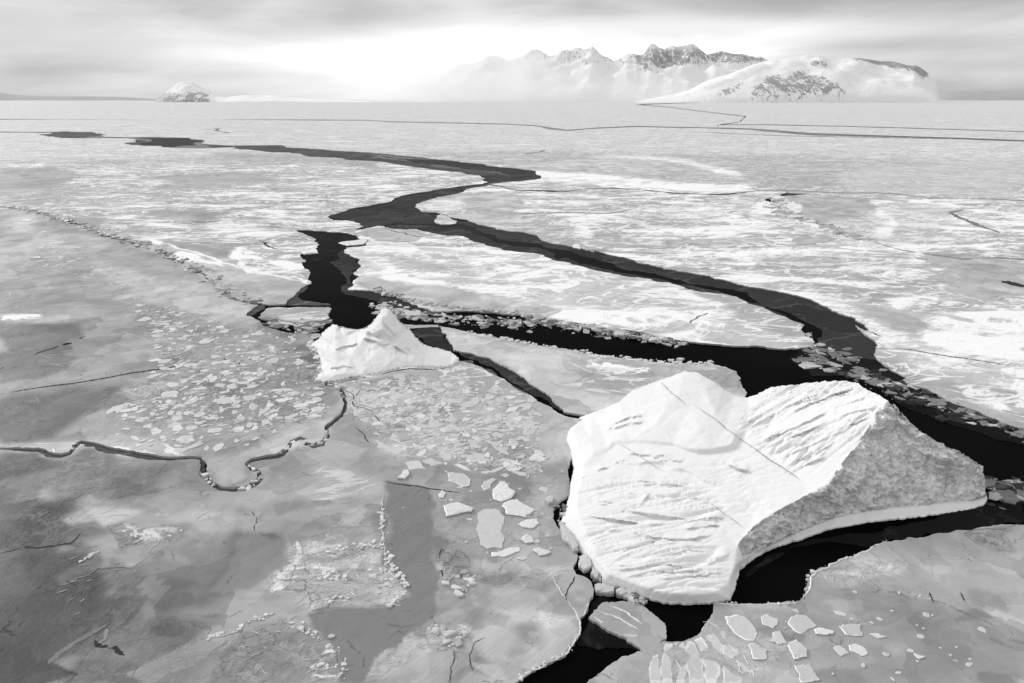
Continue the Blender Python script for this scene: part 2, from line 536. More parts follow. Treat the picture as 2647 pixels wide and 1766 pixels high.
def ribbon(name, pts, width, mat, parent, zf, seed=1, amp=.08, taper=True, sub=True, rise=0):
    """a narrow crack lying on a surface; width in metres; zf(px) -> world points on the surface"""
    if sub:
        q = jag(pts, .3, amp, 5.0, False, seed)
    else:
        q = np.asarray(pts, float)
    w = zf(q)
    n = len(w)
    t = np.gradient(w[:, :2], axis=0); t /= np.maximum(np.hypot(t[:, 0], t[:, 1]), 1e-6)[:, None]
    nr = np.stack([-t[:, 1], t[:, 0]], -1)
    r = random.Random(seed)
    ws = np.array([width * (.6 + .8 * r.random()) * (min(1, .15 + 6 * min(i, n - 1 - i) / n) if taper else 1) for i in range(n)])
    L = w.copy(); Rr = w.copy()
    L[:, :2] += nr * ws[:, None] / 2; Rr[:, :2] -= nr * ws[:, None] / 2
    if rise:
        mid = w.copy(); mid[:, 2] += [rise * (.5 + r.random()) for _ in range(n)]
        L[:, 2] -= .03; Rr[:, 2] -= .03
        faces = [(i, i + n, i + n + 1, i + 1) for i in range(2 * n - 1) if i % n != n - 1]
        o = mesh_obj(name, list(L) + list(mid) + list(Rr), faces, mat)
    else:
        faces = [(i, i + n, i + n + 1, i + 1) for i in range(n - 1)]
        o = mesh_obj(name, list(L) + list(Rr), faces, mat)
    if parent is not None: attach(o, parent)
    return o


def on_floe(z=.30, lift=.02):
    return lambda q: unproj(q, z + lift)


def plate_geo(poly_w, h, r, inset=.16, tilt=.0, z0=0.0, rough=.0):
    """a broken plate from world xy outline: side wall, bevel ring, top. returns verts, faces, face kinds (0 top, 1 rim, 2 side)"""
    p = np.asarray(poly_w); n = len(p); c = p.mean(0)
    tx, ty = (r.random() - .5) * tilt, (r.random() - .5) * tilt
    def zz(q, k): return z0 + k + (q[0] - c[0]) * tx + (q[1] - c[1]) * ty
    v = []
    for q in p: v.append((q[0], q[1], z0 - .12))
    for q in p: v.append((q[0], q[1], zz(q, h * .62)))
    ins = [c + (q - c) * (1 - inset * (.6 + .8 * r.random())) for q in p]
    for q in ins: v.append((q[0], q[1], zz(q, h * (1 + (r.random() - .5) * rough))))
    f = []; k = []
    area = sum(p[i][0] * p[(i + 1) % n][1] - p[(i + 1) % n][0] * p[i][1] for i in range(n))
    for i in range(n):
        j = (i + 1) % n
        a = (i, j, n + j, n + i); b_ = (n + i, n + j, 2 * n + j, 2 * n + i)
        if area < 0: a = a[::-1]; b_ = b_[::-1]
        f += [a, b_]; k += [2, 1]
    c2 = c + (p[r.randrange(n)] - c) * (.45 * r.random() if rough > .2 else 0)
    v.append((c2[0], c2[1], zz(c2, h * (1.0 + rough * .5))))
    for i in range(n):
        j = (i + 1) % n
        t = (2 * n + i, 2 * n + j, 3 * n)
        f.append(t if area > 0 else t[::-1]); k.append(0)
    return v, f, k


def rand_poly(r, n=None, asp=1.0, ang=0.0, sharp=.25):
    n = n or r.randint(5, 8)
    out = []
    for i in range(n):
        a = 2 * math.pi * (i + sharp * (r.random() - .5) * 1.6) / n
        d = 1 + (r.random() - .5) * sharp * 1.6
        x_, y_ = math.cos(a) * d, math.sin(a) * d * asp
        out.append((x_ * math.cos(ang) - y_ * math.sin(ang), x_ * math.sin(ang) + y_ * math.cos(ang)))
    return np.array(out)


def scatter_px(poly, count, r, dens=None):
    """random points of the photo polygon, even on the ground"""
    poly = np.asarray(poly); w = unproj(poly, .3)[:, :2]
    x0, y0 = w.min(0); x1, y1 = w.max(0); out = []
    tries = 0
    while len(out) < count and tries < count * 400:
        tries += 1
        q = (x0 + (x1 - x0) * r.random(), y0 + (y1 - y0) * r.random())
        if inside(w, np.array([q]))[0]: out.append(q)
    return out


def brash(name, label, cat, centers, size, mats, z=.03, h=.12, seed=1, parent=None, kind='stuff', tilt=.3, asp=(.45, 1), weights=None, rough=.3):
    """a mass of small broken pieces as one object"""
    r = random.Random(seed)
    V, Fa, Fm = [], [], []
    for (cx, cy) in centers:
        s = size[0] * .7 + (size[1] * 1.35 - size[0] * .7) * r.random() ** 3.2
        pl = rand_poly(r, r.randint(4, 6), asp[0] + (asp[1] - asp[0]) * r.random(), r.random() * 6.3, .4) * s + np.array([cx, cy])
        v, f, k = plate_geo(pl, min(h * (.5 + r.random()), s * .45), r, .10, tilt, z + r.random() * .03, rough)
        mi = r.choices(range(len(mats)), weights)[0]
        off = len(V); V += v; Fa += [tuple(i + off for i in q) for q in f]; Fm += [mi] * len(f)
    o = mesh_obj(name, V, Fa, mats, None, False, Fm)
    if parent is not None:
        attach(o, parent)
        o['kind'] = kind
    else:
        center_origin(o)
        tag(o, label, cat, None, kind)
    return o


def along(pts, n, spread, r, z=.3, bias=0.0):
    """n ground points scattered round a photo polyline; spread in metres"""
    w = unproj(pts, z)[:, :2]
    seg = np.hypot(*(w[1:] - w[:-1]).T); cs = np.concatenate([[0], np.cumsum(seg)])
    out = []
    for _ in range(n):
        s = r.random() * cs[-1]; i = min(np.searchsorted(cs, s) - 1, len(seg) - 1); i = max(i, 0)
        t = (s - cs[i]) / max(seg[i], 1e-6); d = (w[i + 1] - w[i]) / max(seg[i], 1e-6)
        q = w[i] + (w[i + 1] - w[i]) * t
        k = r.gauss(bias, spread * .5)
        out.append((q[0] - d[1] * k, q[1] + d[0] * k))
    return out


def offset(pts, d):
    p = np.asarray(pts, float); t = np.gradient(p, axis=0); t /= np.maximum(np.hypot(t[:, 0], t[:, 1]), 1e-6)[:, None]
    d = np.asarray(d, float)
    return p + np.stack([-t[:, 1], t[:, 0]], -1) * (d[:, None] if d.ndim else d)


#@@DATA
# ------------------------------------------------------------------ shared boundary lines (traced on the photograph, laid on the ice plane)
RIDGE = PP('S:-1100,503 -500,511|A:-20,150 110,150 200,172 330,205 460,245 600,290 680,325 780,355 870,380 960,405 1060,440 1140,480 1220,520 1300,560 1380,600 1450,650 1500,700 1560,755 1650,785 1740,800')
WIG = PP('S:-500,1161|7:-40,328 120,332 200,333 250,356 320,365 370,350 395,312 430,297 500,306 560,332 650,346 760,366 840,376 900,380 1000,374 1062,378 1078,410 1072,440 1095,480 1130,518 1165,538 1230,544 1300,538 1350,510 1378,480 1366,450 1330,430 1305,410 1330,388 1400,374 1470,365 1512,335 1542,290 1590,270 1625,282 1612,300 1660,313 1710,298 1733,262 1728,212 1770,180 1808,150|6:760,830 770,790 760,745 730,700 690,670 620,655')
WIGW = np.array([4, 4, 5, 6, 8, 6, 5, 7, 7, 6, 9, 8, 8, 6, 5, 4, 5, 8, 9, 8, 7, 6, 6, 7, 8, 8, 6, 7, 5, 5, 6, 7, 7, 5, 4, 4, 5, 7, 8, 7, 6] + [5] * 20)[:len(WIG)]
DF = PP('3:1560,182 1650,195 1720,215 1900,220|4:0,175 130,178 350,163 560,178 700,190 820,195 980,185 1060,176 1200,176 1380,183 1500,188 1640,186 1750,193 1880,212 2220,217 2350,226|S:3100,545')
DIAG = PP('4:1140,206 1150,255 1200,290 1300,325 1400,352 1480,390 1560,410 1680,445 1760,466 1900,488 2050,508 2200,502 2350,512|S:3100,690')
FAR1 = PP('S:-500,306|1:300,548 1000,549 1400,551 1700,553 1800,560|2:0,397 270,403 400,409 530,428 640,419 800,412 960,416 1130,419 1260,424 1330,432 1500,446 1800,453 2100,461 2350,471|S:3100,378')
FAR2 = PP('2:1130,406 1300,405 1600,411 1900,419 2350,433|S:3100,346')
FAR2B = PP('2:800,325 930,335 1050,350 1150,362 1240,372 1215,395 1130,406')

MLEAD_N = PP('S:-500,340 -400,340 -300,340.2 -220,340.2 -150,340.4 -90,340.4 -40,340.5|1:80,605 235,606 300,603 420,606 465,614 480,628 600,631 700,629 870,633 940,645 930,660 1060,668 1290,666 1310,675 1420,682 1560,693 1700,700 1760,706 1900,720 2100,740 2230,755|3:1540,64 1640,76 1730,83 1850,100 1882,130 1870,146 1800,156 1650,168')
C_TOP = PP('S:-1100,341.5 -500,341.6 -400,341.6 -300,341.7 -220,341.7 -150,341.8 -90,341.8 -40,342|1:80,608 235,609 215,624 250,634 460,634 600,637 622,648 560,657 640,668 740,675 880,680 1080,675 1110,686 1200,694 1400,713 1500,723 1640,736 1740,742|3:900,42 1050,67 1200,87 1400,107 1500,126 1512,136 1528,160 1528,176 1400,190 1280,206 1160,226 1060,242 980,266 940,290 830,311 700,337 600,365 588,382 610,396 700,400 760,415 800,437 740,460 640,470 500,462 390,459 450,485 500,508 530,545 505,572 525,597 440,605 415,600 425,628 445,650 425,655 440,692 475,716 460,760 440,800 410,822 370,862 322,908 220,912')
E_POLY = PP('3:706,821 738,762 768,692 780,682 765,650 745,626 705,603 682,582 690,565 760,560 822,550 826,526 760,497 695,476 640,472 720,460 820,445 900,432 950,448 1050,455 1120,452 1200,471 1310,494 1370,491 1450,521 1540,551 1640,576 1740,591 1850,601|4:70,517 180,541 300,571 400,591 530,606 560,619 700,651 850,676 950,691 1050,736 1120,766 1200,796 1280,831 1262,850 1282,880 1330,914 1310,933 1240,944 1100,938 1000,932 850,922 740,912 640,893 500,868 400,852 250,832 150,817 50,797|3:1880,990 1700,972 1500,952 1350,948 1220,953 1150,928 1060,888 1000,858 930,843 830,824')
G_POLY = PP('3:1260,1041 1320,1051 1430,1076 1520,1091 1640,1121 1780,1146 1900,1166 2000,1176 2100,1196 2140,1206|4:210,968 330,985 450,995 560,1010 700,1015 830,1022 900,1035 950,1056 970,1090 962,1110|5:965,160 1000,215 1010,300 700,500 300,500 240,330|5:182,322 110,310 60,260 0,206|3:1830,1403 1730,1328 1650,1283 1560,1233 1450,1204 1345,1186 1340,1156 1300,1110 1272,1076')
F_W = PP('3:1420,211 1410,226 1350,241 1200,271 1120,300 1110,316 1150,346 1240,350 1300,366 1450,406 1550,436 1700,466 1770,470 1880,516 1960,541 2080,561 2200,591|4:230,456 350,491 470,526 600,556 700,571 820,590 850,604 960,631 1100,656 1250,686 1270,692 1350,721 1400,746 1530,796 1580,830 1602,860 1570,855 1530,830 1560,862 1620,902 1640,932 1630,985 1660,1016 1720,1056 1780,1091|5:1760,152 1850,192 1960,242 2080,292 2200,342 2350,392|S:2900,1200')
H_POLY = PP('5:840,1237 930,1246 1040,1246 1160,1242 1250,1236 1290,1195 1312,1110 1340,1082 1430,1042 1520,1012 1600,977 1690,942 1790,921 1930,901 2100,886 2350,861|S:3100,1300 3100,1960 1350,1960|9:80,900 150,860 200,802 250,760 300,722 350,682 420,652 470,628 520,645 560,632 562,600 590,578 650,582 700,577 770,542 800,492 835,442')
A_E = PP('8:1370,1500 1420,1442 1500,1392 1600,1342 1730,1282 1790,1192 1825,1142 1830,1032 1862,1002 1890,932 1920,852 1890,782 1800,742 1780,690 1810,610 1740,520 1690,440 1640,365 1660,292 1700,240 1760,200 1750,90|5:130,620 200,480 200,347 130,336 80,316 0,267|6:2050,762 1980,722 1900,682 1800,612 1700,557 1620,522 1540,505|6:1300,470 900,520')
I_POLY = PP('6:195,202 215,170 250,146 450,141 650,141 672,151 640,186 660,214 600,234 470,246 350,231 240,226 175,210')
J_POLY = PP('5:230,1311 270,1271 302,1237 400,1232 490,1251 540,1291 600,1341 610,1401 570,1471 540,1491 480,1461 430,1431 360,1391 300,1361')
K_POLY = PP('3:1228,400 1245,370 1275,358 1300,368 1330,390 1356,418 1310,424 1270,424 1240,415')

# ------------------------------------------------------------------ ice cover
cov[..., 0] = .42; cov[..., 1] = .40; cov[..., 2] = 0
yy = RY0 + RSY * np.arange(RH)
for pl, tone, snow, rub, soft in [
    ('S:-500,250 3100,250 3100,420 -500,420', .49, .46, 0, 10),
    ('S:-500,410 1200,410 1400,470 1300,640 800,800 -500,520', .33, .54, 0, 12),      # streaky floe left of the lead
    ('S:1200,500 1700,480 3100,520 3100,1300 2300,900 1500,640', .35, .60, 0, 14),     # snowy floe right
    ('S:900,620 1400,660 1800,760 2100,900 2050,940 1500,840 900,740', .47, .62, 0, 10),
    ('S:-500,520 300,560 650,800 900,1000 880,1120 500,1160 -500,1160', .41, .12, 0, 10),   # floe between ridge and winding crack
    ('S:-500,1160 500,1180 900,1000 1500,1000 1700,1960 -500,1960', .36, .10, 0, 10),
    ('S:1300,960 2000,1020 2000,1200 1400,1200', .47, .10, 0, 10),
    ('S:1500,1300 3100,1200 3100,1960 1300,1960', .37, .04, 0, 10),
]:
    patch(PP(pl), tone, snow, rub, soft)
PATCHES = [
    # smooth grey pans of the far and right floes
    ('4:100,20 450,20 650,60 1000,95 800,105 500,95 150,80 -200,60', .52, .12, 0, 6),
    ('4:1110,95 1200,88 1400,95 1450,120 1420,150 1200,155 1120,130', .42, .0, 0, 3),
    ('4:1170,205 1400,200 1560,215 1650,270 1690,330 1640,400 1530,400 1400,350 1280,310 1180,270', .42, .0, 0, 4),
    ('4:1850,480 2350,530 2350,690 2150,710 1950,660 2000,560', .42, .1, 0, 8),
    ('4:1550,60 1900,40 2350,20 2350,240 1900,200 1500,180', .48, .36, .1, 10),
    ('3:1350,240 1650,230 1760,280 1700,360 1500,350 1400,300', .47, .0, 0, 4),
    ('3:1240,285 1390,262 1425,300 1390,345 1250,345 1120,315', .60, .45, 0, 3),
    ('4:580,415 830,420 800,445 620,440', .42, 0, 0, 3), ('4:1220,410 1400,400 1420,430 1240,440', .40, 0, 0, 3),
    ('4:260,385 380,385 380,410 260,410', .42, 0, 0, 3), ('4:1050,500 1450,490 1450,550 1050,560', .40, .5, .8, 6),
    ('4:1700,230 1980,250 2000,400 1700,440', .46, .55, .6, 6), ('4:1230,285 1700,440 1640,470 1200,330', .50, .6, .9, 6),
    ('4:900,600 2350,900 2350,1131 1900,1100 1600,850', .50, .60, .1, 14),
    ('4:1500,730 1850,800 2000,900 1700,860', .42, .2, 0, 10), ('4:1880,850 2350,900 2350,1000 1900,930', .60, .85, 0, 10),
    ('4:150,5 600,10 850,60 1000,105 950,110 700,45 400,20', .6, .66, 0, 4), ('4:-100,80 250,95 700,140 1000,150 1000,170 500,160 -100,125', .6, .9, 0, 5),
    ('4:1640,240 1720,320 1710,400 1650,415 1690,330', .6, .75, 0, 4), ('4:1150,205 1170,205 1260,300 1530,405 1560,430 1240,320', .6, 1, .6, 3),
    # grey pans along the leads
    ('3:820,450 1010,440 1140,480 1130,520 900,520 800,490', .46, 0, 0, 4), ('3:1150,355 1450,350 1700,430 1500,420', .50, .3, 0, 4),
    ('3:800,690 1300,800 2000,950 1900,990 1500,940 1000,850 830,810 740,780', .50, .02, 0, 6),
    ('3:800,700 1300,770 1300,790 790,715', .6, .95, 0, 5), ('3:870,590 1150,640 1400,720 1000,680', .45, .2, 0, 8),
    ('3:1600,760 2350,850 2350,1000 2000,930', .52, .55, .1, 12),
    ('A:1000,390 1400,440 1640,560 2050,660 1950,790 1720,780 1500,690 1350,570', .46, 0, 0, 6), ('A:900,340 1080,380 1640,545 1640,570 1350,470 1080,400', .6, .85, 0, 4),
    ('A:1590,430 1620,440 1640,550 1610,545', .6, .9, 0, 4), ('A:1640,550 2060,640 2060,665 1640,570', .6, .9, 0, 4), ('A:1650,450 2040,540 2040,555 1700,490', .6, .9, 0, 4),
    ('A:1350,250 1800,260 1900,330 1500,330', .42, .7, 0, 8), ('A:1000,150 1400,170 1500,230 1100,220', .36, .2, 0, 6), ('A:0,0 500,0 600,60 200,140 0,130', .36, .35, 0, 8),
    ('F:0,390 130,385 130,425 0,440', .32, .1, 0, 8), ('F:330,405 600,395 640,420 380,440', .36, .3, 0, 6), ('F:500,350 900,370 850,385 500,365', .36, .3, 0, 4),
    # floe between ridge and winding crack
    ('A:0,160 200,190 800,380 1400,650 1700,850 1750,1000 1400,900 700,600 0,300', .45, .10, 0, 10),
    ('A:0,420 600,400 700,520 300,640 0,600', .36, .18, .2, 12), ('A:0,700 500,680 700,800 300,880 0,860', .31, .22, 0, 14),
    ('A:0,870 250,860 280,890 0,920', .5, .9, 0, 4), ('A:0,930 560,930 570,1010 420,1130 550,1160 480,1240 240,1310 0,1340', .25, 0, 0, 5),
    ('A:-200,940 0,940 0,1330 -200,1330', .22, 0, 0, 10), ('A:600,1000 1000,900 1100,1000 700,1180 500,1260', .40, .10, .1, 10),
    ('A:0,1420 500,1360 900,1330 700,1480 200,1566 0,1566', .31, .15, 0, 12), ('7:0,100 300,60 520,110 330,240 280,270 0,310', .29, .0, 0, 10),
    ('A:900,750 1500,1000 2100,1100 2080,1300 2200,1566 700,1566 1100,1200', .40, .12, .75, 12), ('A:1740,950 1900,960 2040,1020 1830,1030', .30, 0, 0, 3),
    ('A:1900,1115 2100,1045 2130,1120 2150,1200 2120,1330 2070,1270 2100,1200 2000,1170 2130,1130', .17, 0, 0, 3),
    ('7:1090,380 1320,330 1640,210 1800,140 1740,200 1700,300 1500,340 1300,400 1300,480 1200,530 1100,480', .48, 0, 0, 5),
    ('6:0,1130 400,960 600,900 640,960 430,1020 300,1130 100,1160', .45, 0, 0, 8),
    # near left floe
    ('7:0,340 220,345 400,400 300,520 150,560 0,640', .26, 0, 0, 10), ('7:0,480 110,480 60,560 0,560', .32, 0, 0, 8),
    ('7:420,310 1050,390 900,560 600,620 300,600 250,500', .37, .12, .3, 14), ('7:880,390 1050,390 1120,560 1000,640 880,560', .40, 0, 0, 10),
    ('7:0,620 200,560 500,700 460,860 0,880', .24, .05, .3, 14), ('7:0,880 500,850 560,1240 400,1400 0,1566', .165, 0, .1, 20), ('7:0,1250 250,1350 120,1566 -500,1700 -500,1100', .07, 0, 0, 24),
    ('7:300,1000 520,880 560,920 360,1050 300,1050', .31, .0, 0, 4), ('7:560,720 960,740 960,800 640,860', .43, .4, .8, 10), ('7:520,880 900,900 700,1300 560,1200', .29, .05, .2, 14),
    ('7:560,1240 900,1180 1100,1250 1000,1566 300,1600 420,1420', .24, .05, .2, 16), ('7:900,880 1500,770 1400,1000 1060,1180 700,1250 760,960', .30, .0, 0, 14),
    ('7:1070,1100 1250,740 1500,790 1530,920 1420,1000 1190,1090 1050,1180', .225, 0, 0, 8), ('7:1240,640 1400,650 1400,760 1250,760', .34, 0, 0, 6),
    ('8:0,0 300,20 480,110 520,190 300,210 100,300 0,330', .40, .34, 0, 16), ('8:130,440 300,310 500,260 490,540 250,550 100,480', .44, .15, .3, 8),
    ('7:1500,850 1700,780 1842,800 1842,1200 1700,1190 1650,1130 1400,1090 1430,990', .43, .42, .9, 8),
    ('8:60,580 510,560 520,700 660,850 680,880 540,960 300,950 150,1000 0,990 0,700', .44, .27, 1.0, 8),
    ('8:510,110 620,120 830,150 840,420 830,560 870,800 830,1040 700,1130 520,1250 350,1477 200,1477 230,1380 100,1180 0,1010 250,970 540,970 690,880 560,740 500,540 490,300', .195, 0, 0, 5),
    ('7:1180,1330 1560,1200 1700,1300 1790,1450 1700,1566 1100,1600', .30, .15, .4, 12), ('7:1640,1480 1760,1340 1800,1420 1780,1566 1650,1566', .42, .5, .9, 8),
    ('8:800,1040 1110,970 1090,1130 830,1090', .39, .05, .2, 6), ('8:780,1090 1080,1070 1060,1160 800,1230', .46, .5, .8, 8), ('8:530,1250 790,1050 800,1220 560,1400 400,1477 350,1477', .31, .1, .6, 8),
    ('8:1080,1200 1260,1380 1230,1430 1100,1400', .20, 0, 0, 14), ('8:1200,1010 1550,960 1620,1080 1250,1080', .46, .0, 0, 14), ('8:1350,1080 1560,1050 1570,1200 1400,1230', .27, 0, 0, 14),
    ('8:1560,860 1830,760 1890,850 1820,1040 1800,1150 1600,1320 1540,1060', .43, .05, .1, 10),
    # pieces field right of the pointed berg
    ('6:720,700 900,640 1150,600 1500,640 1950,900 2091,1100 2091,1300 1500,1200 1000,1080 800,880', .46, .05, .8, 12), ('8:850,60 1700,60 1640,360 1700,560 1400,700 900,560 850,300', .36, .02, .25, 14),
    ('8:900,300 1130,300 1120,420 960,420', .30, 0, .2, 10), ('8:870,560 1100,640 1100,860 900,840', .32, 0, .9, 8), ('8:1100,700 1700,720 1600,860 1100,900', .34, .05, .2, 10),
    # floe behind the big berg
    ('3:1300,1060 1900,1170 2100,1210 2200,1300 1900,1400 1650,1280 1350,1180', .50, .03, .05, 10), ('5:210,85 330,75 450,95 540,100 480,115 390,128 280,105 230,95', .66, .7, 0, 3), ('5:540,75 950,100 990,230 700,130', .42, .15, .6, 6),
    # bottom right floe
    ('5:1430,1050 1900,930 2350,880 2350,1400 1700,1500 1300,1250', .365, .02, .05, 16), ('5:2060,900 2310,880 2310,1000 2200,990', .30, .1, .6, 4),
    ('9:840,400 1250,400 1300,560 1100,784 500,784 560,640 700,580', .39, .08, .3, 10), ('9:1650,500 2350,350 2350,784 1500,784', .32, .0, 0, 24), ('9:1300,250 1700,170 1800,200 1450,330', .42, .3, .3, 14),
]
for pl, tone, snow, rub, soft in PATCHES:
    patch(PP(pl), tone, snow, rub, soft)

# rafted plates of clear ice: overlapping angular sheets of slightly different thickness
r = random.Random(9)


def scatter_px(poly, count, r, dens=None):
    poly = np.asarray(poly); w = unproj(poly, .3)[:, :2]
    x0, y0 = w.min(0); x1, y1 = w.max(0); out = []
    tries = 0
    while len(out) < count and tries < count * 400:
        tries += 1
        q = (x0 + (x1 - x0) * r.random(), y0 + (y1 - y0) * r.random())
        if inside(w, np.array([q]))[0]: out.append(q)
    return out


for reg, n_, s0, s1 in (('7:-400,360 900,380 1160,560 1842,330 1842,1566 -400,1566', 190, .6, 4.5), ('8:700,500 1800,640 1850,900 1600,1380 900,1477 300,1477 900,800', 70, .4, 2.4), ('9:600,420 2350,330 2350,784 500,784', 45, .4, 2.6), ('A:0,300 700,600 900,1100 500,1500 0,1566', 60, 1.5, 7)):
    for q in scatter_px(PP(reg), n_, r):
        sz = s0 + (s1 - s0) * r.random() ** 2
        sh = np.array([(math.cos(a) * d, math.sin(a) * d * .7) for a, d in sorted((r.random() * 6.283, .6 + .7 * r.random()) for _ in range(r.randint(4, 7)))]) * sz
        pl = proj(np.array([(q[0] + a, q[1] + b_, .3) for a, b_ in sh])); c0 = sample(proj(np.array([[q[0], q[1], .3]])))[0]
        if c0[0] < .235 and c0[0] > .2: continue                     # keep the smooth refrozen channel clean
        f_ = r.choice([r.uniform(.70, .88), r.uniform(1.10, 1.36)])
        patch(pl, c0[0] * f_, None, None, r.choice([0, 0, 2, 4, 9, 16]), .85, True)
patch(PP('8:510,110 620,120 830,150 840,420 830,560 870,800 830,1040 700,1130 520,1250 350,1477 200,1477 230,1380 100,1180 0,1010 250,970 540,970 690,880 560,740 500,540 490,300'), .19, 0, -1, 2, .96)
patch(PP('7:1090,1090 1180,1000 1260,800 1500,800 1530,920 1420,1000 1190,1085'), .24, 0, -1, 4, .9)
patch(PP('7:-600,1000 120,1000 330,1280 300,1420 180,1800 -600,1800'), .075, 0, 0, 36, .9, True)  # thin ice in the corner, vignette darkening painted into its tone
patch(PP('7:-600,520 60,560 120,700 60,900 130,1100 -600,1100'), .12, 0, 0, 24, .85, True)  # left edge strip: vignette darkening painted over thin ice

# ------------------------------------------------------------------ water
wv = [(-60000, -200, 0), (60000, -200, 0), (60000, 60000, 0), (-60000, 60000, 0)]
tag(mesh_obj('water', wv, [(0, 1, 2, 3)], M['water']), None, None, None, 'structure')

# ------------------------------------------------------------------ floes
up = lambda pl, k: [(a, b_ - k) for a, b_ in pl]
far2b_w = [(a, b_) for a, b_ in FAR2B]
TOPY = 258.6
i_split = 12
rev = lambda l: list(l)[::-1]
D_FAR = floe('sea_ice', None, None, PP('S:-3000,258.6 2000,258.6') + [(a - 3, b_ + 1.0) for a, b_ in FAR2B] + rev([(a, b_ - (1.3 if a > 700 else .15)) for a, b_ in FAR1[:14]]) + PP('S:-3000,306'), seed=2, kind='structure', far=1)
D_EAST = floe('ice_floe', 'very distant pale ice plain below the right mountain, beyond all the black cracks', 'ice floe',
              PP('S:2030,258.6 5500,258.6 5500,346') + rev(up(FAR2, 1.0)) + [(a + 3, b_ - 1.0) for a, b_ in rev(FAR2B)[1:]], seed=3, far=1)
D_MIDE = floe('ice_floe', 'narrow distant strip of ice between two long thin black cracks at the right', 'ice floe',
              up(FAR2, -1.0) + rev([(a, b_ - k) for (a, b_), k in zip(FAR1[13:], (1.5, 2.5, 5, 5, 3, 2.2, 2.2, 2.2))]), seed=4, far=1)
D_NEAR = floe('ice_floe', 'wide distant pale floe between the far thin cracks and the upper dark winding lead', 'ice floe',
              [(a, b_ + (1.3 if a > 700 else .15)) for a, b_ in FAR1] + PP('S:3100,378') + rev(up(DF, 1.2)) + rev(MLEAD_N), seed=5, amp=.05)
C_FL = floe('ice_floe', 'streaky snow patched floe on the left between the rubble ridge and the winding lead', 'ice floe',
            C_TOP + rev(up(RIDGE, 3)), seed=6, amp=.085)
F_MAIN = floe('ice_floe', 'snowy streaked floe right of the long diagonal grey lead', 'ice floe',
              up(DF, -1.2)[:13] + up(DIAG, -1.5) + PP('S:3100,1250') + rev(F_W), seed=7, amp=.08)
F_UP = floe('ice_floe', 'floe at the right edge with an oval grey pan rimmed by white snow', 'ice floe',
            up(DF, -1.2)[13:] + rev(up(DIAG, 1.5)), seed=8, amp=.05)
E_FL = floe('ice_floe', 'long wedge shaped floe between the black lead and the diagonal grey lead', 'ice floe', E_POLY, seed=9, amp=.09)
G_FL = floe('ice_floe', 'smooth pale floe behind the big iceberg, bounded by a thin curved lead', 'ice floe', G_POLY, seed=10, amp=.06)
H_FL = floe('ice_floe', 'grey floe in the lower right corner below the big iceberg', 'ice floe', H_POLY, seed=11, amp=.06)
wl = offset(WIG, WIGW)        # towards the near side
wr = offset(WIG, -WIGW)
B_FL = floe('ice_floe', 'grey floe between the rubble ridge and the winding crack, strewn with small plates', 'ice floe',
            up(RIDGE, -3) + PP('3:80,976 130,991 170,1011 222,1051 290,1071 340,1081 450,1086 480,1111 500,1141 600,1200 600,1330') + rev([tuple(q) for q in wr]), seed=12, amp=.045)
A_FL = floe('ice_floe', 'large dark grey floe filling the lower left, left of the big iceberg', 'ice floe',
            [tuple(q) for q in wl] + PP('6:760,600 900,520') + rev(A_E) + PP('S:1250,1960 -500,1960'), seed=13, amp=.045)
I_FL = floe('ice_floe', 'small pale almond shaped floe lying in black water behind the pointed iceberg', 'ice floe', I_POLY, seed=14, amp=.08)
J_FL = floe('ice_floe', 'small floe with white ridges in black water at the foot of the big iceberg', 'ice floe', J_POLY, seed=15, amp=.08)
K_FL = floe('ice_floe', 'little white floe drifting in the grey lead near its fork', 'ice floe', K_POLY, seed=16, amp=.08)

# ------------------------------------------------------------------ thin dark ice in the leads
def nil(label, pts, mat='nilas', seed=3):
    return sheet('thin_ice_sheet', label, 'thin ice', PP(pts), M[mat], z=.02 + (seed - 20) * .003, seed=seed, amp=.07)


nil('dark pool of thin ice at the far left end of the lead', '1:200,609 300,600 465,610 470,640 215,640 190,625', 'nilas_pale', 20)
nil('dark grey thin ice widening in the far left lead', '1:640,655 700,648 690,640 620,634 880,636 930,646 890,655 900,668 850,668 740,680 600,675', 'nilas', 21)
nil('pale grey thin ice fringe left of the far dark pool', '1:520,640 620,640 690,650 640,662 740,680 500,680', 'nilas_pale', 22)
nil('grey thin ice ribbon in the upper lead before its sharp bend', '1:940,660 1080,660 1290,672 1420,688 1700,706 1740,712 1700,722 1760,730 1900,748 2000,752|3:1200,70 1340,85 1560,105 1600,115 1550,125 1500,150 1300,110 800,60|1:1500,760 1000,700', 'nilas_pale', 23)
nil('ridged dark thin ice filling the sharp bend of the upper lead', '3:900,10 1500,50 1900,90 1900,140 1700,162 1640,160 1690,125 1600,100 1400,85 1300,65 1100,50', 'nilas', 24)
nil('thin dark ice from the bend down to the fork', '3:1600,112 1680,128 1640,160 1400,200 1420,215 1380,245 1120,310 1150,350 1250,370 1230,420 1050,420 1000,415 1080,370 1100,350 1040,325 920,320 1000,300 1150,240 1200,220 1500,190 1500,130', 'nilas', 25)
nil('dark rounded sheet of thin ice at the left of the fork', '3:580,385 600,360 830,315 900,318 930,335 1000,350 1060,372 960,425 820,440 700,405', 'nilas', 26)
nil('long dark grey sheet of thin ice along the far side of the diagonal lead', '3:1290,365 1600,440 1900,500 2350,600|4:470,520 850,595 1290,690 1540,800 1600,870 1640,930 1640,1000 1500,990 1420,960 1370,925 1340,895 1365,850 1290,815 1220,775 1010,690 1005,672 850,648 700,625 560,580 460,566 400,560 250,505|3:2060,590 1850,540 1700,530 1600,505 1500,460 1380,425 1356,418 1310,370', 'nilas', 27)
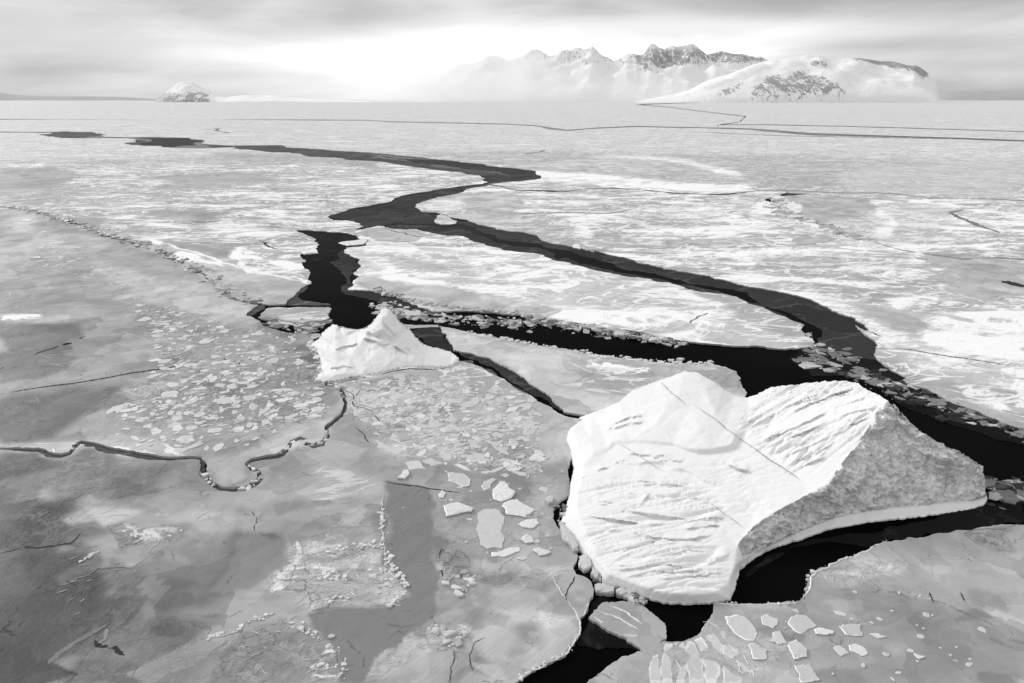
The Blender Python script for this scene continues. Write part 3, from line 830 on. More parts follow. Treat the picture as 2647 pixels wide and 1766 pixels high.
nil('narrow grey ledge of thin ice along the near side of the diagonal lead', '3:900,440 1060,425 1250,436 1370,438 1500,492 1600,532 1700,556 1850,563 1960,600|4:70,510 120,500 180,530 260,545 390,575 540,600 650,628 850,662 930,690 980,705 1100,750 1190,785 1160,790 1000,740 800,690 400,610 0,520|3:1600,590 1300,510 1000,460', 'nilas', 28)
nil('dark thin ice at the head of the black channel', '3:380,450 640,462 690,470 780,505 820,530 640,555 620,580 650,600 560,640 500,650 540,560 480,500', 'nilas_black', 29)
nil('scalloped grey ledge of thin ice along the right bank of the black channel', '3:690,570 640,610 595,650 640,690 670,725 690,765 660,800 665,820 690,850 800,870 880,890 940,930 1000,965 1230,965 1100,900 900,830 720,830 790,680 760,620', 'nilas', 30)
nil('grey wedge of thin ice where the rubble ridge meets the channel', '3:300,915 380,840 440,790 460,810 400,850 430,885 590,905 600,915', 'nilas_pale', 31)
nil('pointed grey flap of thin ice left of the almond floe', '3:60,975 100,930 190,910 200,935 150,955 100,990', 'nilas_pale', 32)
nil('dark square sheet of thin ice right of the pointed iceberg', '6:1195,300 1250,290 1400,262 1500,440 1470,440 1380,420 1310,390 1280,350', 'nilas', 33)
nil('pale grey strip of thin ice behind the pointed iceberg', '6:1100,250 1390,260 1400,275 1260,282 1150,290', 'edge', 34)
nil('dark ledge of thin ice along the far side of the thin curved lead', '6:1480,430 1600,445 1720,480 1900,570 2110,700|5:60,255 130,315 60,290 0,240|6:2040,745 1960,690 1820,600 1760,545 1650,500 1560,470', 'nilas', 35)
nil('dark ledge of thin ice along the near side of the thin curved lead', '6:1500,500 1620,500 1760,570 1880,655 1990,715 2030,770 1900,700 1700,570', 'nilas_pale', 36)
nil('black skin of thin ice curving along the right lead', '4:1240,945 1360,930 1440,970 1640,1000|5:1780,150 2350,400|S:2900,1210 2900,1280|5:2350,475 2200,440 1900,335 1740,270 1640,190 1560,160 1450,135 1320,135 1250,90', 'nilas_black', 37)
nil('black skin of thin ice beneath the small floe', '8:1880,1030 1900,930 1990,880 2350,1240 2250,1260 2150,1240 1950,1250 1780,1210 1840,1150', 'nilas_black', 38)
nil('faint black skin of thin ice in front of the big iceberg', '5:2350,740 2150,770 1800,850 1500,900 1250,950 1100,1010 1000,1090 980,1130 1100,1050 1400,940 1700,930 2350,850', 'nilas_black', 39)
sheet('thin_ice_sheet', 'grey skin of thin ice in the winding crack', 'thin ice', [tuple(q) for q in offset(WIG, 9)] + rev([tuple(q) for q in offset(WIG, -3)]), M['nilas_pale'], z=.012, amp=.01, seed=40)
sheet('thin_ice_sheet', 'narrow grey skin of thin ice along the rubble ridge', 'thin ice', up(RIDGE, 8) + rev(up(RIDGE, -8)), M['edge'], z=.02, amp=.01, seed=41)
sheet('thin_ice_sheet', 'pale refrozen band across the upper right floes', 'thin ice', up(DF, 6)[10:] + rev(up(DF, -6)[10:]), M['edge'], z=.02, amp=.01, seed=42)
sheet('thin_ice_sheet', 'refrozen band bordering the oval grey pan', 'thin ice', up(DIAG, 7) + rev(up(DIAG, -7)), M['edge'], z=.02, amp=.01, seed=43)
nil('pale grey ice tongue before the far right crack', '2:1000,428 1150,420 1260,430 1330,438 1190,440 1020,436', 'nilas_pale', 44)
nil('grey thin ice at the kink of the far crack', '2:1185,375 1235,372 1215,395 1190,395', 'nilas_pale', 45)

# ------------------------------------------------------------------ cracks drawn across the floes
def crack(parent, pts, w, mat='crack', seed=1, amp=.06):
    return ribbon('crack', PP(pts), w, M[mat], parent, on_floe(), seed, amp)


crack(B_FL, 'A:0,1410 250,1365 500,1333 700,1300 900,1262 1100,1235 1250,1210 1330,1192', .45, seed=1, amp=.02)
crack(B_FL, 'A:230,1145 310,1112 390,1085 480,1060 580,1015', .5, seed=2)
crack(B_FL, 'A:380,1090 430,1072 490,1057', 1.2, seed=22)
crack(B_FL, 'A:1500,1155 1530,1185 1600,1190 1650,1215', .3, seed=3)
crack(B_FL, 'A:0,1235 30,1226', .3, seed=5)
crack(C_FL, 'A:1750,365 1790,395 1880,428 2010,433', .7, seed=6)
crack(C_FL, 'A:0,120 180,100 370,88', 1.6, 'softcrack', 7)
crack(C_FL, 'A:1280,250 1400,244 1510,238', 2.2, 'softcrack', 8)
crack(C_FL, 'A:1980,110 2100,105 2260,98', 1.6, 'softcrack', 9)
crack(A_FL, 'F:880,1104 960,1116 1050,1130 1130,1142 1200,1158 1255,1163', .16, seed=10, amp=.03)
crack(A_FL, '8:1590,275 1630,285 1700,300', .2, seed=11)
crack(A_FL, '8:690,215 730,180 770,155', .09, 'softcrack', 12)
crack(A_FL, '7:0,885 120,850 300,838 370,830 430,775', .22, seed=13)
crack(A_FL, '7:300,640 340,600 400,590 450,560', .10, 'softcrack', 14)
crack(A_FL, '7:1330,655 1358,700 1345,765', .10, seed=15)
crack(A_FL, '7:300,1048 350,1046 480,985 520,955 700,960 790,900', .14, 'softcrack', 16)
crack(A_FL, '7:500,1340 540,1375 580,1370 660,1420', .3, seed=17)
crack(A_FL, '7:520,1360 560,1330 560,1280', .3, 'softcrack', seed=18)
crack(A_FL, '8:1190,1170 1110,1210 1078,1290 1090,1360 1100,1400', .06, seed=19)
crack(A_FL, '8:975,1260 970,1340 950,1420 940,1477', .06, seed=20)
crack(A_FL, '8:880,640 890,580 935,572 965,600 910,660 880,690 905,770 915,820', .12, seed=21)
crack(A_FL, '8:1735,920 1740,860 1790,755', .12, seed=23)
crack(A_FL, '6:740,680 820,740 970,880 1010,930', .12, seed=24)
crack(A_FL, '6:830,630 865,705 820,750', .10, seed=25)
crack(A_FL, '6:830,950 900,1010 920,1060', .12, seed=26)
crack(A_FL, '7:0,1560 250,1460 400,1350 580,1250', .5, 'softcrack', 27)
crack(A_FL, '6:700,665 770,642 880,618 990,602 1095,574 1195,557 1300,560 1400,559 1490,548', .28, 'crack', 61)
crack(E_FL, '3:920,440 1000,470 1120,496 1310,498', .5, seed=30)
crack(E_FL, '3:1020,522 1080,535 1140,558', .4, 'softcrack', 31)
crack(E_FL, '4:720,825 760,790 810,770', .4, 'softcrack', 32)
crack(D_NEAR, '2:1010,432 1300,446 1500,452 2350,466', 9, 'crack', 33, .01)
crack(D_NEAR, '2:360,521 440,507', 4, 'softcrack', 34)
crack(D_NEAR, '1:900,597 1000,590 1050,610 960,613', 6, 'softcrack', 35)
crack(D_NEAR, '1:1690,636 1760,636', 6, 'softcrack', 36)
crack(F_MAIN, '4:-150,286 0,286 150,280 330,286 370,280 460,262', 1.6, 'softcrack', 37)
crack(F_MAIN, '4:480,243 540,237 620,245', 1.6, 'softcrack', 38)
crack(F_MAIN, '4:1600,862 1650,885 1690,915', .4, seed=39)
crack(F_MAIN, '4:1700,935 1800,950 1900,968 2000,985 2130,1003 2280,1027', .5, 'softcrack', 40, .05)
crack(F_MAIN, '4:2240,615 2290,625 2350,645', 2.5, seed=41)
crack(F_UP, '4:2060,268 1990,285 2040,308 2140,348 2230,382', 2.0, 'softcrack', 42)
crack(G_FL, '5:390,128 500,100 560,130', .12, 'softcrack', 43)
crack(H_FL, '5:1890,1190 1900,1215 1910,1240', .12, seed=44)
crack(H_FL, '5:2040,1190 2062,1232', .12, seed=45)
crack(H_FL, '5:2350,860 2100,885 2060,905 2120,950 2200,990', .10, 'softcrack', 46)

#@@BERGS
# ------------------------------------------------------------------ icebergs
def cracks_surface(pts3, loop_n, grid, blur_px):
    """height field from traced points (photo px + height): TIN, then light smoothing. returns sampler z(px)"""
    arr = np.array(pts3, float)
    vec = [Vector((a, b_)) for a, b_, _ in arr]
    ed = [(i, (i + 1) % loop_n) for i in range(loop_n)]
    v, e, f, ov, *_ = delaunay_2d_cdt(vec, ed, [], 1, 1e-3)
    zz = np.array([arr[o[0], 2] if len(o) else 0 for o in ov]); vv = np.array([(q.x, q.y) for q in v])
    x0, y0 = vv.min(0) - 12; x1, y1 = vv.max(0) + 12
    nx, ny = int((x1 - x0) / grid) + 1, int((y1 - y0) / grid) + 1
    Z = np.zeros((ny, nx)); Mk = np.zeros((ny, nx))
    for t in f:
        a, b_, c_ = vv[list(t)]; za, zb, zc = zz[list(t)]
        i0, j0 = ((np.minimum(np.minimum(a, b_), c_) - (x0, y0)) / grid).astype(int); i1, j1 = ((np.maximum(np.maximum(a, b_), c_) - (x0, y0)) / grid).astype(int) + 1
        X, Y = np.meshgrid(x0 + grid * np.arange(i0, i1 + 1), y0 + grid * np.arange(j0, j1 + 1))
        den = (b_[1] - c_[1]) * (a[0] - c_[0]) + (c_[0] - b_[0]) * (a[1] - c_[1])
        if abs(den) < 1e-9: continue
        l1 = ((b_[1] - c_[1]) * (X - c_[0]) + (c_[0] - b_[0]) * (Y - c_[1])) / den
        l2 = ((c_[1] - a[1]) * (X - c_[0]) + (a[0] - c_[0]) * (Y - c_[1])) / den
        l3 = 1 - l1 - l2
        ok = (l1 >= -1e-6) & (l2 >= -1e-6) & (l3 >= -1e-6)
        sub = Z[j0:j1 + 1, i0:i1 + 1]; sm_ = Mk[j0:j1 + 1, i0:i1 + 1]
        ok = ok[:sub.shape[0], :sub.shape[1]]
        val = (l1 * za + l2 * zb + l3 * zc)[:sub.shape[0], :sub.shape[1]]
        sub[ok] = val[ok]; sm_[ok] = 1
    num = blur(blur(Z * Mk, blur_px / grid, 0), blur_px / grid, 1); den = blur(blur(Mk, blur_px / grid, 0), blur_px / grid, 1)
    Zs = num / np.maximum(den, 1e-3)

    def zf(px):
        px = np.asarray(px, float)
        fx = np.clip((px[:, 0] - x0) / grid, 0, nx - 1.001); fy = np.clip((px[:, 1] - y0) / grid, 0, ny - 1.001)
        i, j = fx.astype(int), fy.astype(int); u, v_ = fx - i, fy - j
        return Zs[j, i] * (1 - u) * (1 - v_) + Zs[j, i + 1] * u * (1 - v_) + Zs[j + 1, i] * (1 - u) * v_ + Zs[j + 1, i + 1] * u * v_
    return zf


def P3(t, s):
    ox, oy, k = TL[t]
    out = []
    for q in s.split():
        a = q.split(',')
        out.append((ox + k * float(a[0]), oy + k * float(a[1]), float(a[2])))
    return out


def fbm(q, o=5, l=2.0, h=.8):
    return mnoise.fractal(q, h, l, o, noise_basis='PERLIN_ORIGINAL')


def iceberg(name, label, loop, inner, step, blur_px, cliffpoly, fans, seed, rough_top, rough_cliff, parts=(), flutes='', famp=.2, tile='5'):
    n = len(loop)
    zf = cracks_surface(loop + inner, n, 2.0, blur_px)
    lp = np.array([(a, b_) for a, b_, _ in loop]); lz = np.array([q[2] for q in loop])
    r = random.Random(seed)
    # jagged outline, keeping heights
    pl, pz = [], []
    for i in range(n):
        a, b_ = lp[i], lp[(i + 1) % n]; L = np.hypot(*(b_ - a)); k = max(1, int(L / step))
        nr = np.array([-(b_ - a)[1], (b_ - a)[0]]) / max(L, 1e-6)
        for j in range(k):
            t = j / k; d = 0 if j == 0 else (fbm(Vector((i * 3.1 + t * L * .06, seed, 0)), 4)) * 2.6
            pl.append(a + (b_ - a) * t + nr * d); pz.append(lz[i] + (lz[(i + 1) % n] - lz[i]) * t)
    pl = np.array(pl); pz = np.array(pz)
    x0, y0 = pl.min(0); x1, y1 = pl.max(0)
    X, Y = np.meshgrid(np.arange(x0, x1, step), np.arange(y0, y1, step))
    X[1::2] += step / 2
    gp = np.stack([X.ravel(), Y.ravel()], -1) + (np.random.RandomState(seed).rand(X.size, 2) - .5) * step * .5
    gp = gp[inside(pl, gp)]
    px, fc = cdt(pl, gp)
    z = zf(px)
    fr = random.Random(seed)
    work = []
    for fl in flutes.split('|'):
        if not fl.strip(): continue
        q = np.array(P(tile, fl)); work.append((q, fr.uniform(.35, 1.15)))
        if tile == '5':
            for k in range(2):
                i0 = fr.randrange(max(1, len(q) - 2)); sub = q[i0:i0 + 3]
                if len(sub) > 1: work.append((sub + np.array([fr.uniform(-8, 8), fr.uniform(-11, 11)]), fr.uniform(.15, .55)))
    for q, ka in work:                       # little scarps traced on the photograph: higher above the line, dropping below it
        best = np.full(len(px), 1e9); sgn = np.zeros(len(px)); tt = np.zeros(len(px)); m_ = len(q) - 1
        wob = np.array([2.6 * mnoise.noise(Vector((a * .06, b2 * .06, seed))) for a, b2 in px])
        for i in range(m_):
            a, b_ = q[i], q[i + 1]; ab = b_ - a; t = np.clip(((px - a) @ ab) / (ab @ ab), 0, 1); dv = px - (a + t[:, None] * ab)
            d = np.hypot(dv[:, 0], dv[:, 1]); sd_ = np.sign(ab[0] * dv[:, 1] - ab[1] * dv[:, 0]) * (1 if ab[0] >= 0 else -1)
            ok = d < best; best[ok] = d[ok]; sgn[ok] = sd_[ok]; tt[ok] = (i + t[ok]) / m_
        ds = best * sgn + wob                              # > 0 below the line
        env = np.clip(np.minimum(tt, 1 - tt) * 6, 0, 1)
        env = np.where(best < 40, env, 0)
        up_ = np.where(ds < 0, np.exp(ds / 9.0), np.exp(-(ds / 1.5) ** 2))
        dn_ = np.where(ds > 0, np.exp(-ds / 6.0) * (1 - np.exp(-(ds / 1.5) ** 2)), 0)
        z = z + famp * ka * env * np.clip(.75 + 1.1 * np.array([mnoise.noise(Vector((a * .022, b2 * .022, q[0][0]))) for a, b2 in px]), .05, 1.05) * (up_ * .8 - dn_ * .7)
    he = hull_edges(fc); loopset = {}
    bidx = sorted(set(a for e in he for a in e))
    for i in bidx:
        d = np.hypot(*(pl - px[i]).T); z[i] = pz[d.argmin()]
    w = np.zeros((len(px), 3))
    for i in range(len(px)): w[i] = unproj(px[i], float(z[i]))
    a, b_, c_ = (w[fc[0][k]] for k in range(3))
    # consistent orientation: image-ccw faces look at the camera
    ar = lambda f: (px[f[1]][0] - px[f[0]][0]) * (px[f[2]][1] - px[f[0]][1]) - (px[f[2]][0] - px[f[0]][0]) * (px[f[1]][1] - px[f[0]][1])
    fc = [f if ar(f) < 0 else tuple(reversed(f)) for f in fc]
    he = hull_edges(fc)
    me = bpy.data.meshes.new('tmp'); me.from_pydata([tuple(q) for q in w], [], fc); me.update()
    nor = np.array([tuple(v.normal) for v in me.vertices]); bpy.data.meshes.remove(me)
    cl = inside(np.array(PP(cliffpoly)), px).astype(float) if cliffpoly else np.zeros(len(px))
    E_ = np.array(sorted(set((min(f[k], f[(k + 1) % 3]), max(f[k], f[(k + 1) % 3])) for f in fc for k in range(3))))

    def spread_w(a, it):
        deg = np.ones(len(a)); np.add.at(deg, E_[:, 0], 1); np.add.at(deg, E_[:, 1], 1)
        for _ in range(it):
            b2 = a.copy(); np.add.at(b2, E_[:, 0], a[E_[:, 1]]); np.add.at(b2, E_[:, 1], a[E_[:, 0]]); a = b2 / deg
        return a
    fanm = [(spread_w(inside(np.array(PP(fp)), px).astype(float), 40), unproj(PP(fd), 2.0), fa, fs) for fp, fd, fa, fs in fans]
    bs = set(bidx)
    for i in range(len(w)):
        q = Vector(w[i])
        edge = .35 if i in bs else 1
        if cl[i]:
            d = rough_cliff * (fbm(q * .6 + Vector((seed, 0, 0)), 6, 2.1, .7) * .9 + .5 * abs(mnoise.noise(q * 1.1)) - .2 + .9 * mnoise.noise(q * .28))
            vd = mnoise.voronoi(q * .42 + Vector((2, seed, 0)))[0]; d += rough_cliff * .85 * (vd[1] - vd[0] - .35)
            d += rough_cliff * (.38 * mnoise.noise(q * 2.6) + .2 * mnoise.noise(q * 5.5))
        else:
            d = rough_top * (fbm(q * .25 + Vector((0, seed, 0)), 5) * .8 + .25 * mnoise.noise(q * 1.7))
        for mk, dv, fa, fs in fanm:
            if mk[i] > .02:
                t = (dv[1] - dv[0])[:2]; t = t / np.hypot(*t); n2 = np.array([-t[1], t[0]])
                al = w[i, :2] @ t; ac = w[i, :2] @ n2
                u = Vector((al * .13, ac * fs, 3.3 + seed)); u2 = Vector((al * .3, ac * fs * 2.7, 7))
                wob = .6 * mnoise.noise(Vector((al * .2, ac * .2, 1.5)))
                u = Vector((al * .10, (ac + wob) * fs, 3.3 + seed)); u2 = Vector((al * .22, (ac + wob) * fs * 2.6, 7))
                rg = max(0, 1 - abs(mnoise.noise(u)) * 5.0); r2 = max(0, 1 - abs(mnoise.noise(u2)) * 4.5)
                gate = min(1, max(.15, .7 + 1.6 * mnoise.noise(Vector((w[i, 0] * .16, w[i, 1] * .16, 9 + seed)))))
                d -= fa * mk[i] * gate * (rg ** 2 * .9 + r2 ** 2 * .45 - .25)
        w[i] += nor[i] * d * edge
    verts = list(w); faces = list(fc); fm = len(fc)
    idx = {}
    ctr = w[:, :2].mean(0)
    for a_, b2 in he:
        for q in (a_, b2):
            if q not in idx:
                o_ = w[q, :2] - ctr; o_ = o_ / max(np.hypot(*o_), 1e-6)
                spread = min(2.0, max(0.0, w[q, 2] - .6)) * .45
                back = w[q, 1] > ctr[1] or w[q, 0] > ctr[0]
                idx[q] = len(verts)
                verts.append((w[q, 0] + o_[0] * spread * back, w[q, 1] + o_[1] * spread * back + (spread if back else 0), -.8))
        faces.append((a_, idx[a_], idx[b2], b2))
    ca = np.zeros(len(verts)); ca[:len(cl)] = cl
    for _ in range(3):                                   # soften the border of the cliff
        acc = ca.copy(); cnt = np.ones(len(ca))
        for f in fc:
            for k in range(3):
                acc[f[k]] += ca[f[(k + 1) % 3]]; cnt[f[k]] += 1
        ca = acc / cnt
    VV = np.array([tuple(q) for q in verts])
    tmp = bpy.data.meshes.new('tmp'); tmp.from_pydata([tuple(q) for q in w], [], fc); tmp.update()
    nrm = np.zeros((len(verts), 3)); nrm[:len(w)] = [tuple(v_.normal) for v_ in tmp.vertices]; bpy.data.meshes.remove(tmp)
    cen = np.array([px[list(f)].mean(0) for f in fc])
    who = np.zeros(len(faces), int)
    for k, (pn, pp) in enumerate(parts):
        who[:fm][inside(np.array(PP(pp)), cen) & (who[:fm] == 0)] = k + 1
    base = None
    org = np.array([VV[:, 0].mean(), VV[:, 1].mean(), 0.0])
    for k in range(len(parts) + 1):
        ids = np.nonzero(who == k)[0]
        if not len(ids): continue
        used = sorted(set(q for i in ids for q in faces[i])); mp = {q: i for i, q in enumerate(used)}
        sm_ = [bool(i < fm) for i in ids]
        o = mesh_obj(name if k == 0 else parts[k - 1][0], VV[used] - org, [tuple(mp[q] for q in faces[i]) for i in ids], M['berg'], base, sm_)
        at = o.data.attributes.new('cliff', 'FLOAT', 'POINT'); at.data.foreach_set('value', ca[used])
        ln = []
        me = o.data
        for pg in me.polygons:
            for q in pg.vertices:
                v_ = nrm[used[q]]
                ln.append(tuple(v_) if pg.use_smooth else tuple(pg.normal))
        me.normals_split_custom_set(ln)
        if k == 0:
            base = o; o.location = org
            tag(o, label, 'iceberg')
    return base, zf


BIG_LOOP = P3('5', '190,335,.1 125,395,.1 108,440,.1 135,510,.1 158,590,.1 140,660,.1 128,740,.1 95,840,.1 135,920,.1 195,1000,.1 255,1075,.1 300,1140,.1 400,1182,.1 500,1216,.1 600,1242,.1 720,1247,.1 850,1240,.1 920,1226,.1 945,1160,.15 965,1078,.15 1050,1012,.1 1150,965,.1 1260,933,.1 1400,882,.1 1600,846,.1 1800,826,.1 1950,806,.1 2080,786,.1 2150,766,.1 2172,735,.3 2166,650,2.0 2140,570,3.4 2070,528,4.4 1990,488,5.2 1900,440,6.0 1800,370,7.0 1742,310,7.8 1726,283,8.2 1690,258,8.4 1640,228,8.0 1580,200,7.6 1530,166,7.2 1450,160,6.8 1300,170,5.8 1120,190,4.8 1070,216,4.3 1005,242,3.6 940,232,3.8 880,195,4.4 830,160,4.9 760,120,5.2 700,114,5.1 560,160,4.0 440,205,3.0 380,262,2.2 310,292,1.2 240,318,.6')
BIG_IN = P3('5', '520,268,3.2 720,290,4.0 660,225,4.4 800,215,4.7 600,190,4.2 600,300,3.7 440,300,2.5 760,268,4.2 850,330,4.2 1010,275,3.9 560,370,3.3 760,400,3.9 900,380,4.0 400,380,2.3 '
            '375,452,2.05 440,449,2.3 520,451,2.6 640,461,2.95 700,484,3.1 760,496,3.25 830,491,3.5 900,477,3.75 930,466,3.85 942,424,4.0 378,466,1.83 443,463,2.06 523,466,2.30 643,479,2.56 703,503,2.66 763,516,2.77 833,512,2.97 903,499,3.21 935,488,3.31 966,440,3.5 '
            '250,510,1.6 290,560,1.4 320,470,1.7 240,450,1.4 250,640,1.4 400,600,1.7 470,560,2.0 600,590,2.1 545,548,2.45 600,556,2.5 690,585,2.65 740,605,2.7 785,636,2.75 548,566,2.05 600,575,2.1 690,604,2.2 738,625,2.25 790,658,2.35 850,560,2.9 1050,550,3.6 1180,590,3.9 1240,615,4.0 1000,400,3.9 1200,400,5.0 1400,350,6.2 1550,280,7.3 1150,300,4.6 1350,250,6.0 1500,230,7.0 1060,480,3.8 1300,500,4.9 '
            '300,800,1.4 500,800,1.7 700,800,2.0 900,780,2.3 1050,780,2.6 500,700,1.8 700,700,2.2 900,680,2.7 1100,700,3.2 900,900,1.9 300,930,1.2 500,930,1.4 700,930,1.6 '
            '170,790,1.1 190,830,1.1 232,925,1.1 275,1030,1.0 330,1100,1.0 420,1135,.95 520,1168,1.0 620,1193,1.05 720,1198,1.1 850,1190,1.1 915,1140,1.1 945,1060,1.3 955,970,1.7 500,1040,1.3 700,1050,1.4 850,1050,1.4 '
            '150,410,.7 190,500,1.0 200,580,1.1 185,680,1.1 165,740,1.1 '
            '1000,905,2.1 1060,850,2.6 1120,815,2.9 1170,788,3.2 1290,722,3.8 1400,660,4.6 1435,605,5.1 1540,470,6.3 1600,380,7.1 1640,300,7.9 1700,262,8.5 '
            '985,1025,.8 1100,955,.85 1230,895,.9 1340,850,.95 1450,812,.95 1600,785,.9 1800,762,.9 1980,745,.8 2100,740,.6 '
            '1300,780,2.2 1450,720,2.6 1600,650,3.2 1600,520,5.0 1750,600,3.2 1750,450,5.2 1900,560,3.6 2000,640,2.2 1800,690,1.7 1700,350,7.1 1120,900,1.7 1200,850,1.8')
BIG, BIG_Z = iceberg('iceberg', 'large white flat topped iceberg with a rough grey broken face, biggest block of ice', BIG_LOOP, BIG_IN, 2.8, 2.4,
    '5:960,960 1000,905 1060,850 1120,815 1170,788 1290,722 1400,660 1435,605 1540,470 1600,380 1640,300 1700,255 1760,300 2180,560 2200,700 2100,738 1980,745 1800,762 1600,785 1450,812 1340,850 1230,895 1100,955 985,1025',
    [('5:940,400 1100,190 1300,165 1540,160 1690,250 1620,330 1440,590 1200,600', '5:1000,420 1450,220', .42, .75),
     ('5:150,640 760,660 900,800 900,1180 560,1200 330,1100 200,900', '5:250,760 850,700', .40, .65),
     ('5:250,330 420,250 960,240 960,520 380,460', '5:380,420 700,330', .05, .4), ('5:560,550 1050,520 1250,620 1000,900 900,780 780,650', '5:600,640 1100,600', .14, .45)], 3, .08, .8, [('ice_foot', '5:960,1005 1000,1015 1100,950 1230,890 1340,845 1450,806 1600,779 1800,756 1980,738 2130,735 2200,700 2200,850 1500,900 1000,1100 960,1100'), ('broken_face', '5:960,960 1000,905 1060,850 1120,815 1170,788 1290,722 1400,660 1435,605 1540,470 1600,380 1640,300 1700,255 1760,300 2180,560 2200,700 2100,738 1980,745 1800,762 1600,785 1450,812 1340,850 1230,895 1100,955 985,1025')],
    '945,370 1010,310 1090,265 1180,225 1290,185|960,390 1060,330 1160,270 1260,225 1370,185|975,405 1100,340 1230,270 1340,225 1440,190|1000,420 1080,380 1150,350 1220,320|1190,330 1300,275 1400,235 1500,200|1060,460 1150,420 1260,375 1330,340 1400,310|1090,490 1200,440 1300,400 1400,355 1480,330|1120,515 1220,475 1320,430 1400,400|1150,545 1250,500 1360,450 1430,420 1500,395|1190,575 1290,530 1370,495 1440,450|1250,270 1350,240 1450,215 1550,195|1400,300 1480,270 1560,245 1640,235|1420,345 1520,310 1600,300 1640,285|1200,610 1300,560 1400,520|1480,380 1550,360 1600,335|450,665 560,660 640,665 720,680 800,715|400,715 520,720 600,735|560,700 660,720 760,735 835,755|240,745 330,750 420,770 480,790|350,790 450,800 560,815 660,825 740,830|220,820 320,830 420,845 480,850|480,860 600,855 720,840 820,825 880,830|260,890 360,885 450,900 550,920 650,935 750,925 850,905|330,1000 420,965 520,940 600,940|300,1060 400,1010 500,970 600,950 690,955|480,1050 560,1040 620,1010 700,985 780,990 850,980|330,1080 450,1075 560,1050 650,1060 740,1065|400,1120 520,1090 640,1090 760,1085 850,1080|560,1130 680,1115 800,1105 900,1090|440,640 540,650 650,645 720,655|700,880 800,870 870,860|800,1060 870,1030 920,1000|310,410 350,370 420,340 520,325|330,395 430,365 500,355|240,520 300,500 360,460|250,600 330,580 400,560 450,565 530,545|420,500 520,510 600,525 650,560|560,550 620,545 700,555|470,780 500,740 520,710|900,560 960,590 1020,600', .21)

SM_LOOP = P3('6', '568,640,.3 620,650,.3 690,645,.3 760,627,.3 870,607,.3 980,592,.3 1090,563,.3 1190,545,.3 1300,548,.3 1400,548,.3 1480,538,.3 1530,515,.35 1530,482,.8 1482,446,1.0 1400,420,1.3 1330,405,1.7 1290,388,2.0 1240,340,2.7 1200,290,3.6 1150,250,4.6 1118,215,5.4 1080,168,6.5 1052,140,7.1 1030,130,7.3 1004,150,6.9 980,200,5.8 940,250,4.6 905,278,3.8 850,292,3.0 790,285,2.8 740,272,2.7 680,256,2.7 640,285,2.4 605,320,2.0 590,350,1.6 560,370,1.0 530,395,.5 572,435,.5 592,480,.5 598,525,.5 602,565,.5 570,610,.4')
SM_IN = P3('6', '600,608,.8 690,603,.9 760,590,.9 900,560,.9 1050,530,.9 1200,508,.9 1400,492,.9 1515,485,.85 700,560,1.1 900,520,1.3 1100,480,1.4 1300,455,1.3 700,460,1.9 850,400,2.3 1000,370,2.9 1010,430,2.0 1100,400,2.5 1200,430,1.8 900,335,3.1 950,320,3.8 1000,250,5.3 1050,200,6.4 1095,280,4.7 1060,330,3.9 1150,330,3.5 '
            '700,300,2.9 640,330,2.6 760,340,2.4 700,370,2.5 640,390,1.9 800,330,2.3 850,320,2.5 640,470,1.4 720,268,2.75 790,305,2.5 850,338,2.3 725,284,2.35 800,325,2.05 905,300,3.7 940,330,3.0 990,345,2.9 965,270,4.7 1015,215,6.2 1020,290,4.7 1045,340,3.4 1090,375,2.7 1130,300,4.2 1175,350,3.2 1120,420,2.0 1180,410,2.2 1235,470,1.45 760,430,1.9 820,440,2.2 900,440,1.8 700,520,1.2 640,540,1.0 625,430,1.7 690,345,2.75 1220,380,2.6 1180,300,3.5 1250,430,1.7 1350,440,1.4 560,400,.8 800,480,1.6')
SMALL, SM_Z = iceberg('iceberg', 'smaller white iceberg with one pointed peak, beside the black lead', SM_LOOP, SM_IN, 2.4, 1.0, None,
    [('6:880,300 1030,100 1150,240 1500,480 1100,520 700,560', '6:1040,160 1200,420', .08, .30), ('6:560,640 600,570 1000,550 1000,600 600,660', '6:600,640 1000,570', .10, .6), ('6:530,380 700,250 760,400 620,560 560,640', '6:600,420 640,640', .16, .5)], 8, .08, .4, [('ice_foot', '6:560,610 600,606 690,601 760,588 900,558 1050,528 1200,505 1400,489 1560,482 1560,600 600,680 550,650'), ('peak', '6:880,320 930,230 1010,120 1050,120 1130,210 1200,285 1160,340 1050,330 950,330'), ('hummock', '6:590,300 640,270 700,290 790,330 760,370 690,410 620,410 580,350')],
    '900,320 940,300 975,288|690,430 740,410 800,400 860,380|940,330 1010,395 1080,385|1080,390 1160,440 1240,490|1050,405 1130,445|1140,415 1200,425 1235,470|880,345 960,365 1020,410|620,350 690,390|690,330 715,390|650,560 740,540 830,545|620,480 660,510 700,560|1020,230 1060,290 1120,340', .30, '6')


def on_berg(zf, lift=.03):
    def fn(q):
        z = zf(np.asarray(q)); return np.array([unproj(q[i], float(z[i]) + lift) for i in range(len(q))])
    return fn


def berg_crack(parent, zf, pts, w, seed, mat='crack', lift=.12):
    q = PP(pts); a = []
    for i in range(len(q) - 1):
        for k in range(12):
            jx = 2.2 * mnoise.noise(Vector((i * 1.7 + k * .14, seed, 0))) + .9 * mnoise.noise(Vector((i * 5 + k * .45, seed, 4)))
            a.append((q[i][0] + (q[i + 1][0] - q[i][0]) * k / 12 + jx, q[i][1] + (q[i + 1][1] - q[i][1]) * k / 12 - jx))
    return ribbon('crack', a, w, M[mat], parent, on_berg(zf, lift), seed, .02, True, False)


